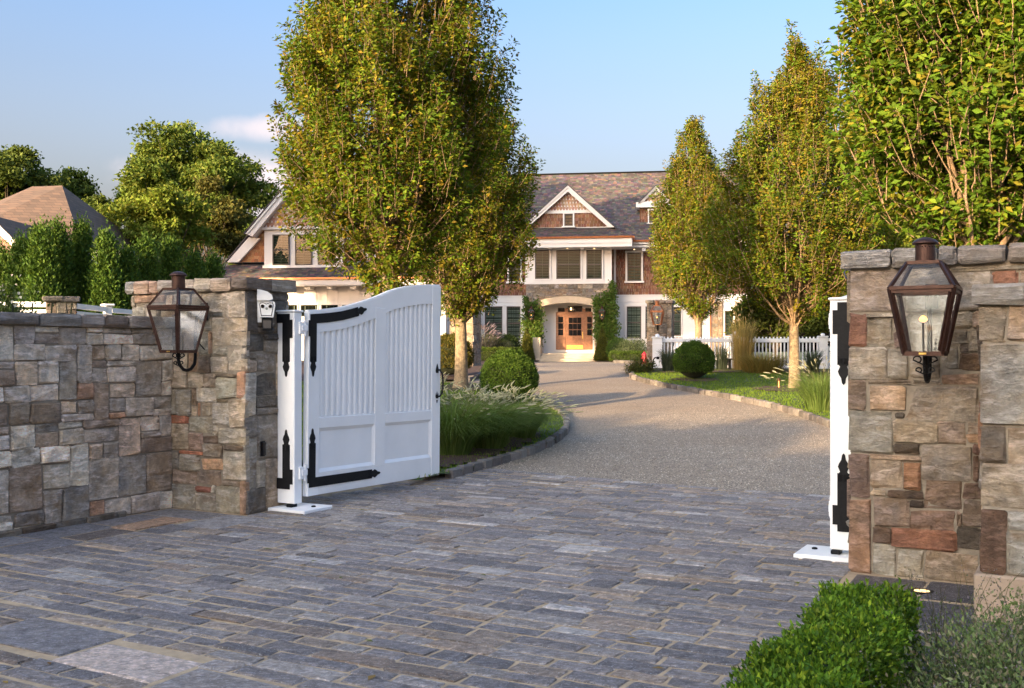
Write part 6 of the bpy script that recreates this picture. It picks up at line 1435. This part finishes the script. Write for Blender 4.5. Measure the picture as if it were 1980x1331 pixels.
for rz in (0, R(90)):
    c_, s_ = math.cos(rz), math.sin(rz); lx, ly = -.27, -.24
    lay(t, [(a, b+1.3, c, d+1.3, e) for a, b, c, d, e in fill(.54, .8, [], rng, (.14, .3), (.12, .22), [(TANS, 3), (GREYS, 3), (RUSTS, .6)], .03)], (lx*c_-ly*s_, lx*s_+ly*c_, 0), rz, rng, d=.03)
    lx, ly = -.33, 0; caps(t, .66, 2.1, 2.2, (lx*c_-ly*s_, lx*s_+ly*c_, 0), rz, rng, .33-(.001 if rz else 0), [(TANS, 2), (GREYS, 2)], (.2, .4))
x, y = gw(-1.75, -.9); t = shrub('rose_bush', 'leafy bush with white blossoms looking over the left wall', 'shrub', -5.8, 11.6, 'loose', (.55, .4, .34), 1800, .05, [(.085,.12,.03),(.10,.14,.04),(.06,.09,.02)], None, 95, tuft=.5, z0=1.84, core=False)
rs = np.random.RandomState(96); n = 130; P = rs.normal(0, 1, (n, 3))*np.array([.22, .2, .11])+np.array([-.10, -.1, .36]); leaf_obj('blossoms', P, unit(rs.normal(0, 1, (n, 3))), unit(rs.normal(0, 1, (n, 3))+np.array([0, -.5, .5])), rs.uniform(.025, .045, n), cols(rs, n, [(.62,.58,.5),(.6,.5,.46),(.55,.56,.48)]), M['box'], t, .9)
st = MB()
for k in range(9): st.tube([(-.8+.2*k, .1, -1.7), (-.75+.19*k, 0, -.5), (-.85+.22*k, -.1, .25)], .009, 4)
st.build('stems', M['core'], t)

# ------------------------------------------------------------------ the neighbouring house
def roofmat():
    m, nt, b = nodes('asphalt_shingle'); p = pos(nt); c = nd(nt, 'ShaderNodeTexBrick'); c.inputs['Scale'].default_value = 1; c.inputs['Brick Width'].default_value = .55; c.inputs['Row Height'].default_value = .20; c.inputs['Mortar Size'].default_value = .012
    c.inputs[1].default_value = (.170, .108, .072, 1); c.inputs[2].default_value = (.094, .066, .048, 1); c.inputs[3].default_value = (.05, .035, .03, 1)
    s = nd(nt, 'ShaderNodeSeparateXYZ'); nt.links.new(p, s.inputs[0]); a = nd(nt, 'ShaderNodeMath', operation='ADD'); nt.links.new(s.outputs[0], a.inputs[0]); nt.links.new(s.outputs[1], a.inputs[1])
    v = nd(nt, 'ShaderNodeCombineXYZ'); nt.links.new(a.outputs[0], v.inputs[0]); nt.links.new(s.outputs[2], v.inputs[1]); nt.links.new(v.outputs[0], c.inputs['Vector'])
    nt.links.new(mixc(nt, ramp(nt, noise(nt, p, 3, 5), .3, .7, 0, .5), c.outputs[0], (.125, .092, .066)), b.inputs['Base Color']); b.inputs['Roughness'].default_value = .95; bump(nt, b, c.outputs[1], -.5, .02); return m
M['asphalt'] = roofmat()
def brickmat():
    m, nt, b = nodes('red_brick'); p = pos(nt); c = nd(nt, 'ShaderNodeTexBrick'); c.inputs['Scale'].default_value = 1; c.inputs['Brick Width'].default_value = .23; c.inputs['Row Height'].default_value = .075; c.inputs['Mortar Size'].default_value = .01
    c.inputs[1].default_value = (.25, .10, .07, 1); c.inputs[2].default_value = (.17, .065, .05, 1); c.inputs[3].default_value = (.38, .34, .3, 1)
    s = nd(nt, 'ShaderNodeSeparateXYZ'); nt.links.new(p, s.inputs[0]); a = nd(nt, 'ShaderNodeMath', operation='ADD'); nt.links.new(s.outputs[0], a.inputs[0]); nt.links.new(s.outputs[1], a.inputs[1])
    v = nd(nt, 'ShaderNodeCombineXYZ'); nt.links.new(a.outputs[0], v.inputs[0]); nt.links.new(s.outputs[2], v.inputs[1]); nt.links.new(v.outputs[0], c.inputs['Vector']); nt.links.new(c.outputs[0], b.inputs['Base Color']); b.inputs['Roughness'].default_value = .9; return m
M['brick'] = brickmat()
t = thing('neighbour_house', 'brick house with a big brown hipped roof beyond the row of evergreens', 'house', (0, 0, 0))
R1, R2, Cn, Lf, Rf, Bl = at(62, 361, 66), at(120, 359, 65), at(168, 505, 57), at(-190, 505, 55), at(304, 494, 76), at(-190, 470, 80)
MB().add([R1, R2, Cn, Lf, Rf, Bl], [(3, 2, 1, 0), (2, 4, 1), (4, 5, 0, 1), (5, 3, 0)]).build('roof', M['asphalt'], t)
cen = (Cn+Lf+Rf+Bl)/4; q = [Vector((*(p_.xy+(cen.xy-p_.xy)*.06), 0)) for p_ in (Lf, Cn, Rf, Bl)]
MB().slab([(p_.x, p_.y) for p_ in q], .5, min(Cn.z, Lf.z, Rf.z, Bl.z)+.1).build('wall', M['brick'], t)
e0, e1, e2_ = at(-60, 470, 54.5), at(32, 470, 54.5), at(-14, 420, 54.5)
MB().prism([(e0.x, .5), (e1.x, .5), (e1.x, e1.z), (e2_.x, e2_.z), (e0.x, e0.z)], 54.5, 57).build('gable_wall', M['brick'], t)
MB().prism([(e2_.x, e2_.z+.05), (e2_.x, e2_.z-.5), (e1.x+.35, e1.z-.55), (e1.x+.55, e1.z-.35)][::-1], 54.1, 54.6).build('rake_board', M['trim'], t)
MB().add([(e2_.x, 54.0, e2_.z+.09), (e1.x+.6, 54.0, e1.z-.30), (e1.x+.6, 60, e1.z-.30), (e2_.x, 60, e2_.z+.09)], [(0, 1, 2, 3)]).build('gable_roof', M['asphalt'], t)
A_, B_ = at(-18, 568, 54.4), at(11, 512, 54.4)
wn_ = MB(); wn_.box(A_.x-.15, B_.x+.15, 54.38, 54.5, A_.z-.15, B_.z+.35); o = wn_.build('window', M['trim'], t)
MB().box(A_.x, B_.x, 54.36, 54.379, A_.z, B_.z).build('pane', M['lens'], o); mb = MB(); mb.box((A_.x+B_.x)/2-.05, (A_.x+B_.x)/2+.05, 54.34, 54.359, A_.z, B_.z); mb.box(A_.x, B_.x, 54.342, 54.358, (A_.z+B_.z)/2-.04, (A_.z+B_.z)/2+.04); mb.build('sash', M['trim'], o)
A_, B_ = at(150, 505, 58), at(190, 485, 58); MB().box(A_.x, B_.x+2, 58, 58.2, A_.z-.2, B_.z).build('cornice', M['trim'], t)

# ------------------------------------------------------------------ evergreens and trees beyond
EV = [(.062,.128,.019),(.080,.150,.022),(.048,.102,.016),(.105,.172,.027)]
def evergreen(label, px, pyt, Y, wpx, seed, lean=0, n=15000):
    x = (px-CX)/F*Y; rs = np.random.RandomState(seed); zg = terrain(x, Y); h = EYE+(HY-pyt-16)/F*Y-zg; r = wpx/2/F*Y; t = thing('column_evergreen', label, 'evergreen', (x, Y, zg), 0, 'row of evergreens beyond the left wall')
    MB().lathe([(.10, 0), (.08, h*.4), (.02, h*.9)], 7).build('trunk', M['core'], t); nc = n//50; s = rs.rand(nc)**.8; a = rs.uniform(0, 6.283, nc); lob = 1+.18*np.sin(a*3+s*12+seed)+.12*np.sin(s*23+a)
    q = r*np.minimum(1, (1.0-s)*1.55)**.9*lob*(.35+.65*rs.rand(nc)**.5); c = np.stack([q*np.cos(a), q*np.sin(a), s*h*.97], -1)
    i = rs.randint(0, nc, n); up = rs.rand(n); P = c[i]+rs.normal(0, 1, (n, 3))*np.array([.13, .13, .20]); P[:, 2] = np.maximum(P[:, 2], .1); out = unit(c*np.array([1, 1, 0])+1e-6)[i]
    D = unit(out*.45+rs.normal(0, .45, (n, 3))+np.array([0, 0, .9])); C = cols(rs, n, EV)*np.repeat(rs.uniform(.75, 1.2, (nc, 1)), 1, 0)[i]
    leaf_obj('foliage', P, D, unit(rs.normal(0, 1, (n, 3))+out), rs.uniform(.07, .14, n), C, M['box'], t, .45); return t
EVL = ['first broad evergreen from the left, before the brick gable', 'evergreen with a split tip, second from the left', 'evergreen third from the left, with a tall thin tip', 'slim evergreen before the brown roof hip', 'evergreen with a sharp tip below the grey roof slope', 'evergreen in the middle of the row, left of the gate pillar', 'lower evergreen behind the left lantern', 'low evergreen right of the left lantern, under the big tree', 'evergreen nearest the garage roof, lowest of the row', 'small evergreen between the lantern and the garage roof', 'far left evergreen cut by the picture edge']
for i, (px, pyt, Y, w) in enumerate(((45, 455, 31, 66), (80, 428, 30, 70), (112, 424, 31, 66), (157, 424, 32, 50), (205, 446, 31, 64), (245, 476, 32, 60), (284, 454, 33, 54), (330, 458, 34, 74), (412, 490, 36, 56), (374, 482, 35, 60), (5, 470, 32, 60))): evergreen(EVL[i], px, pyt, Y, w, 200+i)
def broad_tree(label, px, pyt, pyb, Y, wpx, seed, pal, lobes, n=26000, L=.34, kind='broad_tree', base=None, dens=1., gz=None, group='trees beyond the houses'):
    """a spreading tree: trunk, limbs and many leafy lobes"""
    rs = np.random.RandomState(seed); x = (px-CX)/F*Y; zg = 1.0 if gz is None else gz; zt, zb = EYE+(HY-pyt)/F*Y, EYE+(HY-pyb)/F*Y; r = wpx/2/F*Y; t = thing(kind, label, 'tree', (x, Y, zg), 0, group)
    H = zt-zb; hb = zb-zg; nl = lobes; c = []; 
    while len(c) < nl:
        p_ = rs.uniform(-1, 1, 3); rr = math.hypot(p_[0], p_[1]); k = (p_[2]+1)/2
        if rr < crown_r(np.array(k*.96+.02), .42)*1.0 and (rr > .35 or k > .6 or rs.rand() < .35): c.append((p_[0]*r*.86, p_[1]*r*.86, hb+H*(.05+.87*k)))
    c = np.array(c); lr = rs.uniform(.16, .30, nl)*r*(26/nl)**.33
    K = 6; st = np.repeat(np.array([[0, 0, max(.4, hb*.6)]]), nl, 0); ct = np.stack([c[:, 0]*.35, c[:, 1]*.35, (st[:, 2]+c[:, 2])/2], -1); v1, f1 = tubes_np(bez(st, ct, c, K), np.array([[.16, .13, .10, .08, .05, .02]]).repeat(nl, 0)*r/6, 5)
    v2, f2 = tubes_np(np.array([[[0, 0, -.3], [.05, 0, hb*.4], [0, .05, max(.5, hb*.8)], [.1, 0, hb+H*.4]]]), np.array([[.42, .34, .28, .12]])*r/6, 8)
    vv = np.concatenate([v1, v2]); link(mesh_np('trunk', vv, np.concatenate([f1, f2+len(v1)]), np.tile([.10, .08, .06, .5], (len(vv), 1)), True), 'trunk', M['bark'], t)
    ncl = n//30; li = rs.randint(0, nl, ncl); d = unit(rs.normal(0, 1, (ncl, 3))); d[:, 2] = np.abs(d[:, 2])*1.0-(rs.rand(ncl) < .3)*.6; d = unit(d)
    cc = c[li]+d*(lr[li]*(.62+.48*rs.rand(ncl)**.6))[:, None]*np.array([1.15, 1.15, .85]); i = np.repeat(np.arange(ncl), 30); m = len(i)
    P = cc[i]+rs.normal(0, 1, (m, 3))*L*np.array([.95, .95, .6]); out = d[i]; D = unit(out*.5+rs.normal(0, .7, (m, 3))+np.array([0, 0, -.1])); N_ = unit(out*.6+np.array([0, 0, .7])+rs.normal(0, .5, (m, 3)))
    C = cols(rs, m, pal, None, .2)*rs.uniform(.8, 1.2, (nl, 1))[li][i]*rs.uniform(.85, 1.15, (ncl, 1))[i]; leaf_obj('crown', P, D, N_, L*rs.uniform(.7, 1.3, m), C, M['leaf'], t, .62); return t
OAK = [(.100,.155,.028),(.125,.178,.032),(.080,.126,.023),(.150,.180,.034)]; LIM = [(.160,.215,.030),(.135,.195,.027),(.190,.210,.036)]; DK = [(.100,.142,.032),(.120,.160,.035),(.080,.120,.026)]
broad_tree('great round tree standing tall between the two houses', 362, 236, 470, 98, 318, 301, OAK, 46, 44000, .38)
broad_tree('light green tree low in front of the great round tree', 318, 330, 500, 72, 180, 302, LIM, 26, 18000, .28)
broad_tree('olive tree before the right half of the great round tree', 415, 345, 500, 80, 130, 303, [(.100,.100,.024),(.085,.095,.022),(.12,.11,.03)], 22, 14000, .30)
broad_tree('dark tree filling the gap left of the garage roof', 470, 400, 520, 88, 110, 304, OAK, 20, 12000, .32)
broad_tree('dark tree behind the brown hipped roof, at the left edge', 20, 266, 470, 92, 210, 305, DK, 30, 24000, .36)
broad_tree('dark tree sloping down behind the roof ridge', 128, 320, 480, 96, 150, 306, DK, 24, 16000, .36)
broad_tree('dark low tree between the hipped roof and the round tree', 188, 375, 500, 92, 90, 307, DK, 18, 9000, .34)
broad_tree('tree top showing over the house ridge', 1297, 310, 420, 100, 60, 308, OAK, 14, 6000, .36)
broad_tree('sunlit yellow-green tree behind the right pillar cap', 1745, 362, 600, 44, 190, 309, [(.19,.24,.03),(.16,.21,.028),(.23,.25,.036)], 26, 22000, .20, dens=1)
broad_tree('dark green tree in the gap right of the spiky hornbeam', 1690, 328, 560, 60, 90, 310, OAK, 18, 9000, .26)
broad_tree('dark bushy tree behind the large-leaved hornbeam', 1850, 395, 620, 40, 200, 311, DK, 26, 20000, .18)
broad_tree('leafy screen tree behind the pale trunk and picket fence', 1500, 540, 668, 41, 120, 312, [(.075,.095,.018),(.060,.085,.016),(.10,.11,.02)], 22, 12000, .16)
broad_tree('leafy screen tree behind the little picket gate', 1590, 545, 668, 40, 120, 313, [(.060,.085,.016),(.075,.095,.018)], 22, 12000, .16)
broad_tree('small leafy tree by the right end of the house', 1452, 575, 668, 44, 70, 314, [(.095,.115,.02),(.075,.10,.018)], 14, 6000, .16)
# trees across the road, behind the viewer: they shade the gate at this low sun
for k, (s, p, h, r) in enumerate(((27, -17, 12.2, 3.4), (26, -14, 11.9, 3.4), (27, -11.2, 11.0, 3.2), (27, -8.3, 11.3, 3.4), (28, -5, 11.8, 3.8), (27, -1, 12.2, 4.5), (28, 5, 12.5, 5), (27, 12, 12, 5), (31, -15.5, 11.4, 4), (31, -10, 10.8, 4), (31, -4, 11.5, 4.5), (31, 3, 12, 4.6))):
    sx, sy = SDIR.x/math.hypot(SDIR.x, SDIR.y), SDIR.y/math.hypot(SDIR.x, SDIR.y); x, y = s*sx-p*sy, s*sy+p*sx
    Yf = 50.; t = broad_tree('bushy tree across the road behind the viewer, '+['first','second','third','fourth','fifth','sixth','seventh','eighth','ninth','tenth','eleventh','twelfth'][k]+' of its row', CX+x*F/Yf, HY-(h-EYE)*F/Yf, HY-(.8-EYE)*F/Yf, Yf, 2*r*F/Yf, 400+k, OAK, 44, 20000, .46, 'road_tree', gz=0, group='trees across the road'); t.location = (x, y, 0)
# tall trees beside the drive on the left, outside the picture: light passes under their crowns
for k, (s, p, h0, h1, r) in enumerate(((-8, -31.0, 10.4, 21.8, 5.6), (-8, -39.5, 9.8, 22, 5.8), (-7, -48, 9.4, 21, 5.6))):
    sx, sy = SDIR.x/math.hypot(SDIR.x, SDIR.y), SDIR.y/math.hypot(SDIR.x, SDIR.y); x, y = s*sx-p*sy, s*sy+p*sx; Yf = 50.
    t = broad_tree('tall high-crowned tree left of the drive, outside the picture, '+('nearest', 'middle', 'farthest')[k]+' of three', CX+x*F/Yf, HY-(h1-EYE)*F/Yf, HY-(h0-EYE)*F/Yf, Yf, 2*r*F/Yf, 440+k, OAK, 56, 26000, .48, 'tall_tree', gz=.9, group='tall trees left of the drive'); t.location = (x, y, .9)
for k in range(8):  # unseen trees added to keep sky glow out of the window reflections
    s, p, h, r = 54+5*math.sin(k*2.3), -20-7.6*k, 16+1.5*math.sin(k*1.7), 5.6; sx, sy = SDIR.x/math.hypot(SDIR.x, SDIR.y), SDIR.y/math.hypot(SDIR.x, SDIR.y); x, y = s*sx-p*sy, s*sy+p*sx; Yf = 50.
    t = broad_tree('distant unseen tree added behind the viewer to keep glow off the windows, '+['first','second','third','fourth','fifth','sixth','seventh','eighth'][k]+' from the road bend', CX+x*F/Yf, HY-(h-EYE)*F/Yf, HY-(1.0-EYE)*F/Yf, Yf, 2*r*F/Yf, 470+k, OAK, 26, 8000, .7, 'glow_screen_tree', gz=0, group='unseen trees added behind the viewer'); t.location = (x, y, 0)
